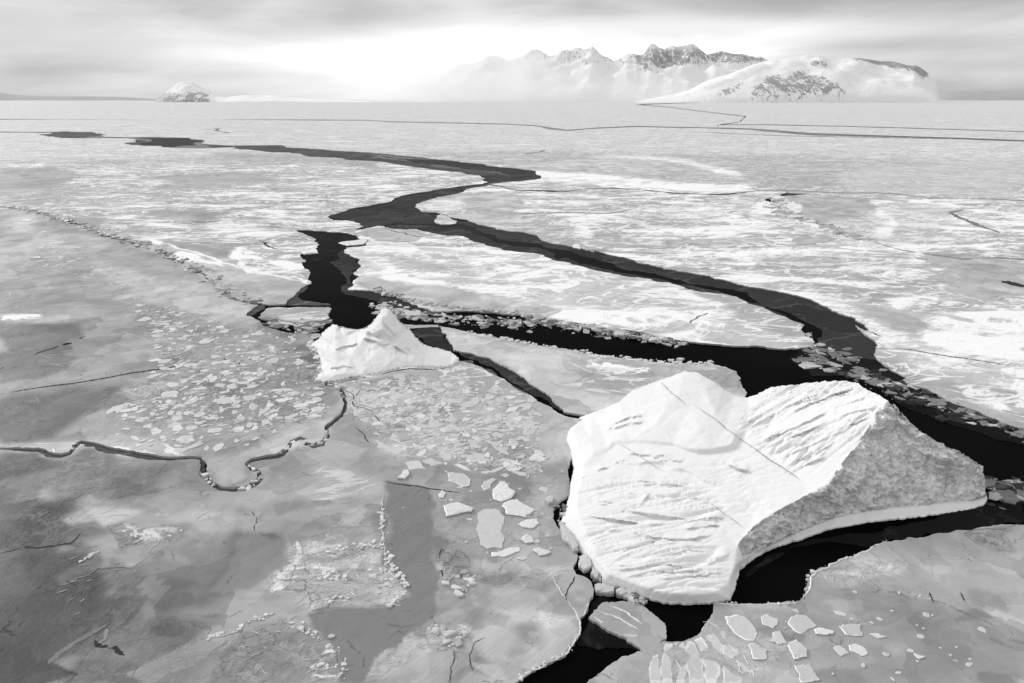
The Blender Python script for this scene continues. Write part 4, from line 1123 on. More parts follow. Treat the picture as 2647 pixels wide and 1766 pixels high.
berg_crack(BIG, BIG_Z, '5:575,165 640,220 715,288', .06, 1, 'crack')
berg_crack(BIG, BIG_Z, '5:745,275 850,350 960,435 1080,520 1210,605 1265,645', .065, 2, 'crack')
berg_crack(BIG, BIG_Z, '5:365,455 470,520 610,610', .05, 3, 'softcrack')
berg_crack(BIG, BIG_Z, '5:815,750 900,810 990,880', .05, 4, 'softcrack')
berg_crack(BIG, BIG_Z, '5:1340,700 1390,745 1450,800', .10, 5, 'softcrack', .3)

#@@BITS
# ------------------------------------------------------------------ broken plates lying in the floes: every one an object
VAR = []
for i in range(16):
    r = random.Random(100 + i)
    asp = .5 + .5 * r.random()
    v, f, k = plate_geo(rand_poly(r, None, asp, 0, .32), .14, r, .16, .05, 0, .25)
    me = bpy.data.meshes.new('ice_plate'); me.from_pydata(v, [], f)
    for mm in (M['frag'], M['fragsnow'], M['edge']): me.materials.append(mm)
    me.polygons.foreach_set('material_index', k); me.update()
    VAR.append(me)
placed = []


def plates(region, count, smin, smax, label, group, seed, ang=None, hs=1.0, z=.30):
    r = random.Random(seed); n = 0
    w = unproj(PP(region), z)[:, :2]; x0, y0 = w.min(0); x1, y1 = w.max(0)
    for _ in range(count * 60):
        if n >= count: break
        q = np.array((x0 + (x1 - x0) * r.random(), y0 + (y1 - y0) * r.random()))
        if not inside(w, q[None])[0]: continue
        s = smin + (smax - smin) * r.random() ** 2.2
        if any((q[0] - a) ** 2 + (q[1] - b_) ** 2 < (.82 * (s + c_)) ** 2 for a, b_, c_ in placed): continue
        placed.append((q[0], q[1], s)); n += 1
        o = bpy.data.objects.new('ice_plate', r.choice(VAR)); C.objects.link(o)
        o.location = (q[0], q[1], z - .015); o.scale = (s, s, hs * (.2 + .4 * r.random()))
        o.rotation_euler = ((r.random() - .5) * .10, (r.random() - .5) * .10, (r.random() * 6.283 if ang is None else ang + r.gauss(0, .35)))
        tag(o, label, 'ice plate', group)


def slab(label, pts, h=.3, mats=('frag', 'fragsnow', 'edge'), name='ice_slab', z=.30, group=None, tilt=.12, seed=1, rough=.3, inset=.12):
    r = random.Random(seed + len(label))
    w = unproj(jag(PP(pts), z, .07, 9, True, seed), z)[:, :2]
    placed.append((*w.mean(0), np.ptp(w, 0).mean() * .45))
    v, f, k = plate_geo(w, h * .45 if name != 'ice_block' else h, r, inset * .7, tilt * .4, z - .02, rough * .5)
    o = mesh_obj(name, v, f, [M[q] for q in mats], None, False, k)
    center_origin(o)
    return tag(o, label, 'ice slab', group)


SN = ('fragsnow', 'snow', 'edge')
slab('white angular ice block beside the long thin crack, left of the big iceberg', '8:1235,215 1250,170 1285,128 1320,130 1335,150 1390,195 1365,235 1300,262 1240,240', .7, SN, seed=1, rough=.6)
slab('bright white slab with a raised ridge just below the angular block', '8:1298,292 1345,255 1400,245 1522,318 1460,366 1330,345', .6, SN, seed=2, rough=.6)
slab('white lumpy slab above the smooth upright pan', '8:905,285 1000,262 1108,305 1090,330 920,362', .5, SN, seed=3, rough=.8)
slab('smooth upright grey pan of ice, the tallest plate left of the big iceberg', '8:1135,330 1180,305 1280,310 1318,360 1300,420 1303,572 1200,575 1150,540 1122,440', .16, ('frag', 'frag', 'edge'), seed=4, rough=.1, tilt=.03, inset=.05)
slab('pale bar shaped plate lying below the smooth upright pan', '8:1226,600 1330,572 1415,562 1420,590 1330,625 1230,628', .25, SN, seed=5)
slab('white pointed sliver right of the smooth upright pan', '8:1405,412 1450,385 1535,372 1552,405 1500,440 1440,432', .4, SN, seed=6, rough=.6)
slab('small white wedge of ice right of the pale bar', '8:1508,580 1540,568 1630,598 1600,615 1550,622', .4, SN, seed=7, rough=.8)
slab('small crumpled white piece between pointed sliver and wedge', '8:1420,515 1450,485 1500,495 1515,530 1460,540', .4, SN, seed=8, rough=.9)
slab('grey oblong plate with a crumbly white left end', '8:912,45 950,60 1040,70 1088,105 1080,150 1030,158 935,115', .35, ('frag', 'snow', 'edge'), seed=9, rough=.6)
slab('slanting oval plate between oblong plate and angular block', '8:1158,150 1180,118 1235,98 1260,110 1220,165 1180,180', .3, ('frag', 'snow', 'edge'), seed=10)
slab('white shard standing at the end of the fractured plates', '8:592,105 640,50 672,48 678,75 640,108', .7, SN, seed=11, rough=.8)
slab('little white lump at the left end of the plate field', '8:868,210 890,182 922,195 905,232 880,232', .4, SN, seed=12, rough=.8)
slab('diamond shaped grey plate with white rim, below the big iceberg', '9:1198,490 1215,465 1280,455 1338,505 1260,545 1225,530', .28, ('frag', 'snow', 'edge'), seed=13)
slab('grey plate with white right edge, in the lower right floe', '9:1445,512 1555,500 1565,555 1480,552', .3, ('frag', 'snow', 'edge'), seed=14)
slab('small torn plate right of the diamond shaped plate', '9:1325,525 1350,515 1425,535 1395,552 1335,548', .3, SN, seed=15, rough=.8)
slab('large five sided plate against the fractured strips', '9:890,465 950,452 985,462 1052,545 1030,580 960,560 900,500', .26, ('frag', 'snow', 'edge'), seed=16)
slab('arched grey plate right of the five sided plate', '9:1112,580 1125,540 1160,530 1195,592 1150,598', .28, ('frag', 'snow', 'edge'), seed=17)
slab('grey plate with crumbled white left edge near the bottom', '9:1198,600 1240,575 1290,620 1292,660 1230,672', .35, ('frag', 'snow', 'edge'), seed=18, rough=.6)
slab('long slanting plate at the bottom, right of the strips', '9:1230,700 1300,690 1355,770 1260,784', .25, ('frag', 'snow', 'edge'), seed=19)
slab('plate with a white pebble on it, in the bottom strips', '9:1005,600 1040,590 1100,625 1092,670 1030,670', .3, ('frag', 'snow', 'edge'), seed=20)
slab('small square plate near the rim of the black water', '9:1068,465 1100,452 1150,475 1128,518 1075,500', .22, ('frag', 'snow', 'edge'), seed=21)
slab('pale flat splinter right of the white edged plate', '9:1590,545 1620,542 1685,562 1640,568', .2, SN, seed=22)
slab('blunt grey plate in the bottom middle of the right floe', '9:1420,615 1450,600 1500,640 1460,655', .2, seed=23)
slab('streaked pale plate beside the blunt grey plate', '9:1495,600 1530,595 1590,640 1560,655 1500,630', .22, SN, seed=24)
slab('small pale wedge in the smooth lower right ice', '9:1810,640 1870,655 1840,670', .22, SN, seed=25)
slab('long white plate at the far left of the left floe', 'A:135,238 180,225 218,230 195,242', .5, SN, seed=26)
slab('pale plate with a bright edge left of the speckled ice', 'A:205,492 240,482 282,480 270,494', .5, SN, seed=27)
slab('long pale slanting plate at the left end of the plate field', 'A:715,1535 760,1495 860,1465 905,1475 820,1510 730,1545', .18, seed=28)
slab('oval plate pair in the left field, the left half', 'A:1130,1535 1150,1515 1175,1525 1170,1548 1140,1552', .2, seed=29)
slab('round plate with a white rim near the winding crack', 'A:1182,1535 1205,1520 1230,1530 1220,1550 1190,1550', .22, ('frag', 'snow', 'edge'), seed=30)
slab('round white rimmed plate right of its twin near the winding crack', 'A:1238,1535 1265,1522 1292,1532 1275,1550 1250,1550', .22, ('frag', 'snow', 'edge'), seed=31)
slab('broad white plate in the left field above the winding crack', 'A:1440,1460 1500,1430 1560,1430 1600,1448 1560,1470 1480,1475', .22, seed=32)
slab('pale oval plate left of the pointed iceberg, near the top crack', 'A:1115,1345 1140,1328 1200,1335 1212,1355 1150,1362', .22, SN, seed=33)

# fractured strips radiating at the rim of the lower black pool
for i, (pts) in enumerate(['9:650,588 690,582 700,784 655,784', '9:710,580 730,577 790,690 790,784 720,784', '9:740,570 770,545 830,640 870,700 850,784 800,784 790,690', '9:780,520 805,500 880,600 890,670 850,660', '9:600,590 640,590 640,784 580,784', '9:850,480 870,478 940,590 960,640 900,600',
                           '9:880,600 900,600 958,640 930,665 880,640', '9:880,680 990,735 970,784 880,784', '9:540,650 570,640 580,784 530,784', '9:945,670 1025,730 1020,745 960,700']):
    slab('white edged strip of fractured ice fanning out below the black pool', pts, .07, ('frag', 'fragsnow', 'fragsnow'), 'ice_strip', group='fractured strips below the black pool', seed=40 + i, tilt=.02, inset=.26, rough=.15)

# fractured plates below the pointed berg
FR = ['6:750,650 830,625 862,705 820,745 760,690', '6:870,625 930,700 940,760 900,790 860,740', '6:780,780 850,850 960,890 1010,930 950,940 840,890', '6:1000,880 1060,860 1160,890 1150,930 1030,910', '6:1060,970 1180,1000 1290,1030 1400,1090 1290,1110 1180,1070 1040,1020',
      '6:960,1030 1020,1060 1140,1100 1100,1130 980,1090', '6:1280,1180 1400,1150 1450,1190 1320,1225', '6:1170,1190 1260,1180 1310,1235 1200,1240', '6:1330,1090 1420,1090 1520,1140 1450,1160 1390,1140', '6:890,960 980,990 1000,1010 930,990', '6:1090,600 1160,590 1170,640 1100,660', '6:990,600 1040,600 1050,680 1000,690',
      '6:1010,700 1060,670 1120,720 1060,745', '6:1030,770 1080,750 1120,780 1060,820', '6:1140,820 1200,800 1240,820 1180,850', '6:1580,1110 1720,1130 1745,1190 1620,1170', '6:1590,1040 1670,1035 1680,1090 1620,1100', '6:1725,1040 1820,1070 1800,1110 1740,1090', '6:1320,815 1380,805 1398,840 1350,860', '6:1415,880 1500,875 1512,905 1440,915', '6:1390,740 1440,732 1448,755 1400,768', '6:1215,760 1270,745 1300,775 1250,795']
for i, pts in enumerate(FR):
    slab('flat grey plate with pale rim in the fractured ice below the pointed iceberg', pts, .08, ('frag', 'fragsnow', 'edge'), 'ice_plate', group='fractured plates below the pointed iceberg', seed=60 + i, tilt=.02, inset=.10, rough=.1)

plates('6:930,640 1280,620 1980,720 2080,820 2080,1250 1850,1230 1560,1000 1280,960 1000,860', 78, .28, 1.15, 'small grey plate frozen into the floe between the two icebergs', 'small plates between the two icebergs', 1)
plates('8:900,20 1740,20 1700,220 1650,330 1700,540 1560,640 1400,700 900,520', 26, .2, .6, 'small pale piece in the grey ice left of the big iceberg', 'pale pieces beside the big iceberg', 2)
plates('A:1050,1180 1400,1020 2050,1120 2080,1280 2230,1480 2180,1566 1000,1566 1100,1420', 80, .35, 1.5, 'small pale plate frozen into the floe left of the pointed iceberg', 'small plates left of the pointed iceberg', 3)
plates('7:560,280 760,60 1640,60 1740,120 1500,230 1280,320 1000,340 680,330', 34, .3, 1.3, 'small pale plate in the floe just above the winding crack', 'small plates above the winding crack', 4)
plates('A:880,800 1400,850 1900,1000 1500,1130 1050,1050', 36, .5, 1.4, 'small plate among the speckled ice left of the almond floe', 'small plates left of the almond floe', 5)
plates('9:1100,420 1700,300 2200,480 2100,784 1300,784', 30, .12, .45, 'small pale piece in the smooth lower right floe', 'pale pieces of the lower right floe', 6)
plates('8:520,300 640,280 680,900 560,960 480,760', 6, .1, .25, 'tiny white crumb on the dark smooth ice in the lower middle', 'white crumbs on dark ice', 7)

# ------------------------------------------------------------------ brash, rubble and ridges nobody could count
r = random.Random(77)
brash('brash_ice', 'crushed brash ice in black water round the almond floe', 'brash ice', along(PP('6:240,235 350,245 470,255 620,245 660,240'), 60, 2.5, r, 0) + along(PP('6:250,250 350,268 500,268 620,262'), 60, 3, r, 0) + along(PP('6:420,310 480,320 540,350 600,330'), 40, 2.5, r, 0), (.3, 1.6), [M['wet'], M['edge'], M['frag']], .03, .1, 1, weights=[5, 4, 2])
brash('brash_ice', 'band of broken brash along the far bank of the black lead', 'brash ice', along(PP('6:1060,110 1100,180 1200,190 1350,195 1500,210 1700,225 1900,240 2080,258|3:1880,1002|4:0,808 100,824 250,846 400,864 560,888 740,918'), 800, 3.0, r, 0, -1.0) + along(PP('6:1080,160 1180,195 1300,195'), 160, 3, r, 0), (.15, .9), [M['wet'], M['edge'], M['frag']], .03, .08, 2, weights=[4, 5, 4])
brash('brash_ice', 'thin line of white brash along the near bank of the black lead', 'brash ice', along(PP('3:1430,1077 1640,1122 1900,1167 2100,1197|4:330,990 450,998 560,1008 700,1016 830,1022'), 200, 1.0, r, .2), (.15, .6), [M['frag'], M['fragsnow']], .2, .15, 3)
brash('brash_ice', 'dark brash with pale crumbs where the leads join at the right', 'brash ice', along(PP('4:1250,850 1300,900 1330,960 1290,1030'), 60, 1.6, r, 0) + along(PP('4:1330,930 1420,985 1520,1020'), 80, 4, r, 0) + along(PP('4:1280,1030 1420,1010'), 40, 3, r, 0), (.2, 1.1), [M['wet'], M['edge'], M['frag']], .04, .1, 4, weights=[6, 3, 2])
brash('brash_ice', 'dark brash ribbon along the far bank of the right lead', 'brash ice', along(PP('5:1520,110 1640,160 1780,215 1900,265 2020,300 2150,345 2350,410|S:2760,1165'), 420, 3.4, r, 0), (.2, 1.2), [M['wet'], M['nilas'], M['edge']], .05, .08, 5, weights=[5, 6, 1])
brash('brash_ice', 'dark brash at the right tip of the big iceberg', 'brash ice', along(PP('5:2190,640 2250,690 2330,720|S:2720,1290'), 160, 4.0, r, 0), (.2, 1.2), [M['wet'], M['nilas'], M['edge']], .05, .08, 6, weights=[5, 5, 2])
brash('brash_ice', 'rubble ridge between the two left floes', 'ice rubble', along(PP('A:110,150 200,172 330,205 460,245 600,290 680,325 780,355 870,380 960,405 1060,440 1140,480 1220,520 1300,560 1380,600 1450,650 1500,700 1560,755 1650,785 1740,800'), 1500, 2.6, r, .1), (.18, .85), [M['wet'], M['edge'], M['frag']], .10, .30, 7, weights=[3, 5, 4], tilt=.4)
brash('brash_ice', 'dotted rubble line across the wedge shaped floe', 'ice rubble', along(PP('3:850,815 1020,866 1120,895 1250,910 1400,935 1600,950 1750,970 1900,1005 2080,1035 2350,1075|4:450,890 640,905'), 380, 1.2, r, .3), (.25, .9), [M['edge'], M['frag'], M['fragsnow']], .28, .25, 8, weights=[4, 4, 2], tilt=.6)
brash('brash_ice', 'white rubble heaped along the winding crack', 'ice rubble', along(PP('7:1060,430 1080,450 1110,480 1140,520') , 40, .7, r) + along(PP('7:1310,400 1350,430 1380,470 1350,510 1290,540'), 70, .5, r) + along(PP('7:1490,350 1520,320 1545,290'), 25, .4, r) + along(PP('7:1600,280 1640,305 1700,300 1722,260 1720,215'), 50, .4, r) + along(PP('7:340,330 380,320 420,300'), 30, .5, r) + along(PP('6:690,690 740,720 770,760'), 40, .6, r), (.06, .40), [M['fragsnow'], M['frag'], M['edge'], M['wet']], .06, .3, 9, weights=[4, 3, 3, 3], tilt=.4)
brash('brash_ice', 'crumbled ice at the left foot of the pointed iceberg', 'ice rubble', along(PP('6:500,390 540,400 580,440 600,520 600,600 570,640 650,660 700,660 730,690'), 150, 1.0, r), (.15, .7), [M['fragsnow'], M['frag'], M['edge']], .25, .35, 10, weights=[5, 3, 2], tilt=.4)
brash('brash_ice', 'small broken ice at the lower left foot of the big iceberg', 'ice rubble', along(PP('5:110,760 100,830 150,930 220,1030 260,1100 300,1140'), 120, .5, r) + along(PP('5:300,1140 370,1160 440,1200 510,1225'), 130, .55, r), (.06, .35), [M['frag'], M['edge'], M['wet'], M['fragsnow']], .08, .25, 11, weights=[4, 4, 3, 2], tilt=.4)
brash('brash_ice', 'white crumbs along the rim of the lower right floe', 'ice rubble', along(PP('5:840,1240 1000,1250 1160,1244 1250,1236 1290,1195 1312,1110 1340,1082 1430,1042 1520,1012 1600,977 1690,942'), 70, .25, r), (.03, .18), [M['fragsnow'], M['frag'], M['edge']], .28, .16, 12, weights=[4, 4, 1], tilt=.6)
brash('brash_ice', 'white crumbs along the floe edge beside the bottom black water', 'ice rubble', along(PP('8:1380,1470 1420,1430 1500,1385 1600,1335 1730,1275 1790,1190 1825,1140'), 70, .2, r), (.03, .14), [M['fragsnow'], M['frag']], .28, .14, 13, tilt=.6)
brash('brash_ice', 'heaped white rubble on the broken patch in the lower middle', 'ice rubble', along(PP('8:120,600 250,560 400,545 510,560'), 90, .5, r) + along(PP('8:510,580 530,680 580,760 650,840'), 130, .6, r) + along(PP('8:650,850 560,950 520,960'), 40, .3, r) + along(PP('8:0,740 150,760 250,800'), 70, .6, r) + along(PP('8:100,930 250,890 320,880'), 40, .4, r) + along(PP('8:440,700 500,800 560,830'), 60, .8, r) + along(PP('8:480,260 490,400 495,540'), 50, .2, r), (.03, .24), [M['fragsnow'], M['frag'], M['edge']], .28, .16, 14, weights=[6, 4, 1], tilt=.4)
brash('brash_ice', 'white rubble on the torn edge at the bottom left of the dark channel', 'ice rubble', along(PP('7:1540,1240 1640,1300 1700,1330 1790,1400 1810,1480 1780,1566'), 110, .5, r) + along(PP('7:1650,1480 1740,1480'), 40, .4, r), (.03, .22), [M['fragsnow'], M['frag'], M['edge']], .28, .15, 15, weights=[5, 5, 1], tilt=.4)
brash('brash_ice', 'low white rubble line in the dark left floe', 'ice rubble', along(PP('7:640,770 720,790 780,800 860,790 960,760'), 40, .4, r) + along(PP('7:1100,1330 1250,1290 1330,1240 1440,1200'), 60, .3, r) + along(PP('7:420,930 470,895 520,875'), 20, .2, r), (.03, .2), [M['fragsnow'], M['frag']], .28, .12, 16, tilt=.4)
brash('brash_ice', 'crumpled plates jammed in the crushed patch left of the big iceberg', 'ice rubble', along(PP('8:900,780 980,770 1080,760 1090,840 970,840'), 45, .5, r) + along(PP('8:780,1110 860,1090 900,1180 960,1220 1080,1130'), 45, .4, r), (.1, .5), [M['fragsnow'], M['frag'], M['edge']], .28, .2, 17, tilt=.6)
brash('brash_ice', 'white crumbs on the diagonal ridge beside the oval pan', 'ice rubble', along(PP('4:1150,215 1150,260 1200,292 1300,326 1400,352 1480,390 1560,412'), 160, 4, r), (.5, 2.4), [M['fragsnow'], M['edge']], .28, .4, 18, tilt=.5)
slab('white block floating against the scalloped bank of the black channel', '3:645,540 690,532 810,520 822,530 800,548 700,556', .4, SN, 'ice_block', z=.05, seed=90)
slab('small white block in the far diagonal lead', '3:2065,562 2085,548 2112,552 2118,578 2080,572', .5, SN, 'ice_block', z=.05, seed=91)
slab('pale plate among the brash right of the pointed iceberg', '6:1142,170 1180,165 1290,190 1270,208 1180,205', .3, ('frag', 'fragsnow', 'edge'), 'ice_block', z=.05, seed=92)
slab('grey round cake of brash at the junction of the leads', '4:1250,1028 1290,1015 1335,1022 1330,1040 1280,1046', .2, ('edge', 'frag', 'edge'), 'ice_block', z=.05, seed=93)
for i, (lb, pts) in enumerate([('smooth grey boulder of ice wedged at the left foot of the big iceberg', '8:1815,700 1830,640 1870,610 1900,650 1905,700 1850,735'), ('upright pale chip beside the smooth grey boulder', '8:1895,760 1915,715 1955,750 1940,795'), ('rectangular grey block in the black water at the iceberg foot', '8:1925,830 2060,850 2055,890 1935,880'), ('small pale chip above the ridged little floe', '8:2145,930 2190,915 2195,970'),
                               ('grey block right of the rectangular block', '8:2065,870 2120,860 2150,890 2110,905 2070,895'), ('dark grey wedge at the end of the long crack', '8:1590,262 1625,228 1645,235 1640,275 1610,285'), ('grey plate leaning on the iceberg below the crack end', '8:1690,400 1760,470 1815,590 1780,600 1700,510')]):
    slab(lb, pts, .45, ('frag', 'frag', 'edge'), 'ice_block', z=.05 if i < 5 else .3, seed=100 + i, rough=.4, tilt=.2)

# white ridges of the little floe
for i, pts in enumerate(['5:280,1285 340,1300 400,1330 470,1370', '5:330,1255 420,1290 490,1345', '5:400,1395 470,1400', '5:255,1310 300,1340']):
    ribbon('snow_ridge', PP(pts), .17, M['snow'], J_FL, on_floe(.30, .01), 120 + i, .05, True, True, .07)
for fl, pts, w_ in [(A_FL, '8:1600,1345 1730,1282 1790,1192 1825,1142 1828,1060 1800,1000 1770,960 1745,930', .13), (A_FL, '8:1380,1475 1420,1442 1500,1392 1600,1345', .12), (A_FL, '8:1890,932 1860,1002 1832,1032', .10), (A_FL, '8:1640,760 1660,800 1690,850 1735,905', .07),
                    (H_FL, '5:1250,1237 1288,1197 1311,1112 1340,1085 1430,1045 1520,1015 1600,980 1690,945', .15), (H_FL, '5:850,1242 930,1250 1040,1250 1160,1246 1250,1240', .10),
                    (A_FL, '8:500,200 488,260 497,330 490,400 497,470 500,540 520,640', .08), (A_FL, '8:130,600 250,565 380,548 505,545', .12), (A_FL, '8:0,800 90,810 180,790 240,770', .10), (A_FL, '8:130,440 200,410 300,420 370,410', .06), (A_FL, '8:60,940 180,895 310,880', .07),
                    (A_FL, '7:700,830 760,800 850,800 920,780', .10), (A_FL, '7:1100,1330 1200,1310 1260,1290 1300,1240 1440,1200', .08), (A_FL, '7:420,932 460,905 515,874', .10), (A_FL, '7:850,800 830,830 780,880', .08), (A_FL, '7:1640,1480 1700,1500 1790,1480', .10),
                    (G_FL, '5:100,60 250,120 390,130 500,98 560,75', .10), (C_FL, 'A:1080,385 1230,430 1400,475 1560,530 1640,553 1850,605 2060,655', 1.1), (E_FL, '3:800,705 950,730 1100,750 1300,790', .8)]:
    ribbon('snow_ridge', PP(pts), w_, M['snow'], fl, on_floe(.30, .03), int(w_ * 1000) + len(pts), .05, True, True, .05)

def lines(name, parent, mat, specs, seed, rise=0):
    """many fine lines in the surface of one floe, as one part"""
    r = random.Random(seed); V, Fa = [], []
    for reg, n_, l0, l1, w_, ang, ja in specs:
        for q in scatter_px(PP(reg), n_, r):
            L_ = l0 + (l1 - l0) * r.random() ** 1.6; a = ang + r.gauss(0, ja); k = max(4, int(L_ / .25)); p0 = np.array(q); b0 = len(V); ww = w_ * (.5 + r.random())
            for i in range(k + 1):
                t = np.array((math.cos(a), math.sin(a))); nn = np.array((-t[1], t[0])); h_ = ww * .5 * min(1, .2 + 4 * min(i, k - i) / k)
                for sg in (1, 0, -1): V.append((*(p0 + nn * h_ * sg), .315 + (rise * (.4 + r.random()) if sg == 0 else 0)))
                a += r.gauss(0, .22); p0 = p0 + t * L_ / k
            for i in range(k):
                for c in (0, 1):
                    o_ = b0 + 3 * i + c; Fa.append((o_, o_ + 1, o_ + 4, o_ + 3))
    o = mesh_obj(name, V, Fa, mat); o['kind'] = 'stuff'; return attach(o, parent)


lines('crack_pattern', A_FL, M['softcrack'], [('7:150,400 450,380 880,560 700,880 0,880', 46, .6, 3.2, .035, .75, .5), ('7:380,1000 640,1000 560,1300 250,1450', 30, .3, 1.6, .03, .85, .4), ('8:880,580 1120,700 1100,860 900,850', 16, .2, .9, .025, .3, 1.2),
      ('8:1100,700 1700,720 1600,950 1100,960', 26, .4, 2.0, .022, .15, .35), ('7:1000,600 1700,500 1700,760 1100,800', 10, .3, 1.3, .02, .9, .9), ('8:350,1250 800,1100 780,1250 500,1477', 40, .3, 1.0, .02, 1.1, .3), ('6:760,660 900,640 1000,880 1300,1060 1100,1100 900,950', 26, .5, 2.2, .04, -.35, .4), ('8:880,40 1700,60 1600,250 900,240', 16, .3, 1.2, .025, .2, .8)], 3)
lines('snow_pattern', A_FL, M['snow'], [('8:60,570 510,560 530,700 660,850 540,950 200,980 0,900', 60, .2, 1.1, .06, .25, .7), ('7:560,720 960,740 960,800 640,860', 16, .2, .9, .05, .35, .4), ('7:1180,1330 1560,1200 1790,1450 1700,1566 1300,1566', 30, .2, .9, .05, .5, .7), ('8:780,1090 1080,1070 1060,1160 800,1230', 16, .2, .7, .05, .3, .8), ('6:1000,950 1450,1080 1450,1200 1150,1120', 26, .5, 2.0, .07, -.30, .25), ('8:0,0 500,100 520,190 100,330', 14, .3, 1.4, .05, .6, .4), ('7:350,850 620,900 500,1350 200,1500', 12, .2, .9, .04, .8, .3)], 4, .05)
lines('snow_pattern', H_FL, M['snow'], [('9:600,620 900,500 1100,784 600,784', 14, .3, 1.6, .05, 2.0, .3), ('9:1000,430 1500,500 1500,784 1100,784', 7, .1, .5, .04, .2, .8)], 5, .05)
lines('snow_pattern', B_FL, M['fragsnow'], [('A:230,300 700,500 1400,900 1100,1000 500,600', 60, .6, 2.2, .10, -.2, .4), ('A:900,950 2000,1100 2200,1566 750,1566 1100,1200', 70, .4, 1.6, .08, .2, .6), ('A:0,450 700,500 900,750 500,860 0,830', 40, 2, 9, .16, .35, .12), ('A:250,1150 900,1000 800,1300 100,1500', 24, 1, 6, .12, .45, .15)], 6, .05)
lines('crack_pattern', B_FL, M['softcrack'], [('A:900,950 2000,1100 2200,1566 750,1566 1100,1200', 60, .4, 1.8, .05, .3, .5), ('7:250,60 700,30 560,300 300,280', 40, .8, 3.5, .04, .55, .15), ('A:0,450 700,500 900,750 500,860 0,830', 24, 2, 8, .12, .35, .12)], 7)

r = random.Random(31)
cs = scatter_px(PP('A:900,780 1400,900 2000,1000 2100,1280 2230,1480 2200,1566 750,1566 1050,1200 1000,950'), 900, r) + scatter_px(PP('7:560,240 760,60 1640,40 1740,120 1500,230 1280,320 1000,340 680,330'), 380, r) + scatter_px(PP('6:900,640 1280,610 1980,720 2085,820 2085,1300 1500,1250 1000,1000'), 900, r) + scatter_px(PP('A:230,300 400,300 700,560 1000,760 900,800 560,650 250,520'), 260, r)
brash('ice_plates', 'countless little plates and chips frozen flat into the grey floes around the pointed iceberg', 'ice chips', cs, (.08, .85), [M['frag'], M['fragsnow'], M['edge']], .28, .07, 31, weights=[5, 2, 1], tilt=.08, asp=(.25, .8), rough=.1)

#@@FAR
# ------------------------------------------------------------------ far mountains
def rock_material():
    m, g, p = newmat('snowy_rock')
    geo = g.N.new('ShaderNodeNewGeometry'); pos = geo.outputs['Position']
    at = g.N.new('ShaderNodeAttribute'); at.attribute_name = 'rock'
    n = g.noise(pos, .010, 8, .65, .6); n2 = g.noise(pos, .035, 5, .65, .3)
    st = g.noise(g.vm('MULTIPLY', g.vm('ADD', pos, g.comb(g.m('MULTIPLY', n, 60), 0, 0)), (.030, .004, .006)), 1.0, 6, .6, .4)
    q = g.m('ADD', g.m('MULTIPLY', n, .40), g.m('ADD', g.m('MULTIPLY', n2, .28), g.m('MULTIPLY', st, .32)))
    thr = g.m('SUBTRACT', .80, g.m('MULTIPLY', at.outputs['Fac'], .5))
    k = g.sm(q, g.m('SUBTRACT', thr, .03), g.m('ADD', thr, .04))
    g.put(p.inputs['Base Color'], g.mix(k, .88, g.m('ADD', .18, g.m('MULTIPLY', n2, .36))))
    p.inputs['Roughness'].default_value = .9; p.inputs['Specular IOR Level'].default_value = .1
    g.put(p.inputs['Normal'], g.bump(g.m('ADD', g.m('ADD', g.m('MULTIPLY', n, 40), g.m('MULTIPLY', st, 26)), g.m('MULTIPLY', n2, 12)), .55, 1.0))
    return m


M['rock'] = rock_material()


def mountain(name, prof, d0, depth, nu, nv, seed, rockf, rid=.16, shape=.8, label=None):
    """heightfield: prof = traced skyline (photo px), d0 = distance of its foot"""
    pr = np.array(prof); us = np.linspace(pr[0, 0], pr[-1, 0], nu)
    sk = np.interp(us, pr[:, 0], pr[:, 1])
    V = []; rk = []
    for j in range(nv):
        t = j / (nv - 1); d = d0 + depth * (t if t < .7 else .7 + (t - .7) * 1.5)
        for i in range(nu):
            X = (us[i] - CX) * cT / FPX * d
            # height of the skyline seen at the ridge
            dr = d0 + depth * .62
            Hs = (HZ - sk[i]) * cT * cT / FPX * dr * 1.02 + CAMH
            e = min(t / .62, 1.0); sh = e ** shape if t <= .62 else max(0.0, 1 - ((t - .62) / .38) ** 1.5)
            q = Vector((X * .0011, d * .0011, seed))
            rdg = mnoise.hybrid_multi_fractal(q * 2.2, .9, 2.1, 7, .9, 1.0) * .5
            hgt = Hs * (sh * (1 + rid * (rdg - .9) * (1 - .6 * e ** 3)))
            if j == 0: hgt = -5
            V.append((X, d, max(-5, hgt)))
            rk.append(rockf(us[i], HZ - (hgt - CAMH) / d * FPX / cT ** 2, t))
    Fc = [(j * nu + i, j * nu + i + 1, (j + 1) * nu + i + 1, (j + 1) * nu + i) for j in range(nv - 1) for i in range(nu - 1)]
    o = mesh_obj(name, V, Fc, M['rock'], None, True)
    rk = np.array(rk).reshape(nv, nu)
    rk = blur(blur(rk, 2, 0), 2, 1)
    at = o.data.attributes.new('rock', 'FLOAT', 'POINT'); at.data.foreach_set('value', rk.ravel())
    tag(o, label, None, None, 'structure')
    return o


def inpoly(poly):
    pl = np.array(PP(poly))
    return lambda u, v: inside(pl, np.array([[u, v]]))[0]


dome = inpoly('M:1450,350 1460,280 1520,235 1680,212 1800,245 1900,300 1980,355'); tops = inpoly('M:1860,140 2000,150 2190,170 2230,205 2250,238 2225,262 2190,235 2150,218 2000,192 1890,176'); knob = inpoly('M:1680,185 1730,165 1810,185 1790,205 1710,200')
peak = inpoly('M:1000,90 1180,95 1500,150 1500,190 1380,190 1270,170 1200,190 1030,215 960,220 910,130'); lowl = inpoly('M:1270,350 1320,290 1420,255 1430,290 1380,340')


def rock_e(u, v, t):
    if tops(u, v): return .76
    if dome(u, v): return .66
    if knob(u, v): return .74
    if lowl(u, v): return .60
    if t > .62: return .5
    return .22


def rock_w(u, v, t):
    return .68 if peak(u, v) else (.52 if v < 175 else .26)


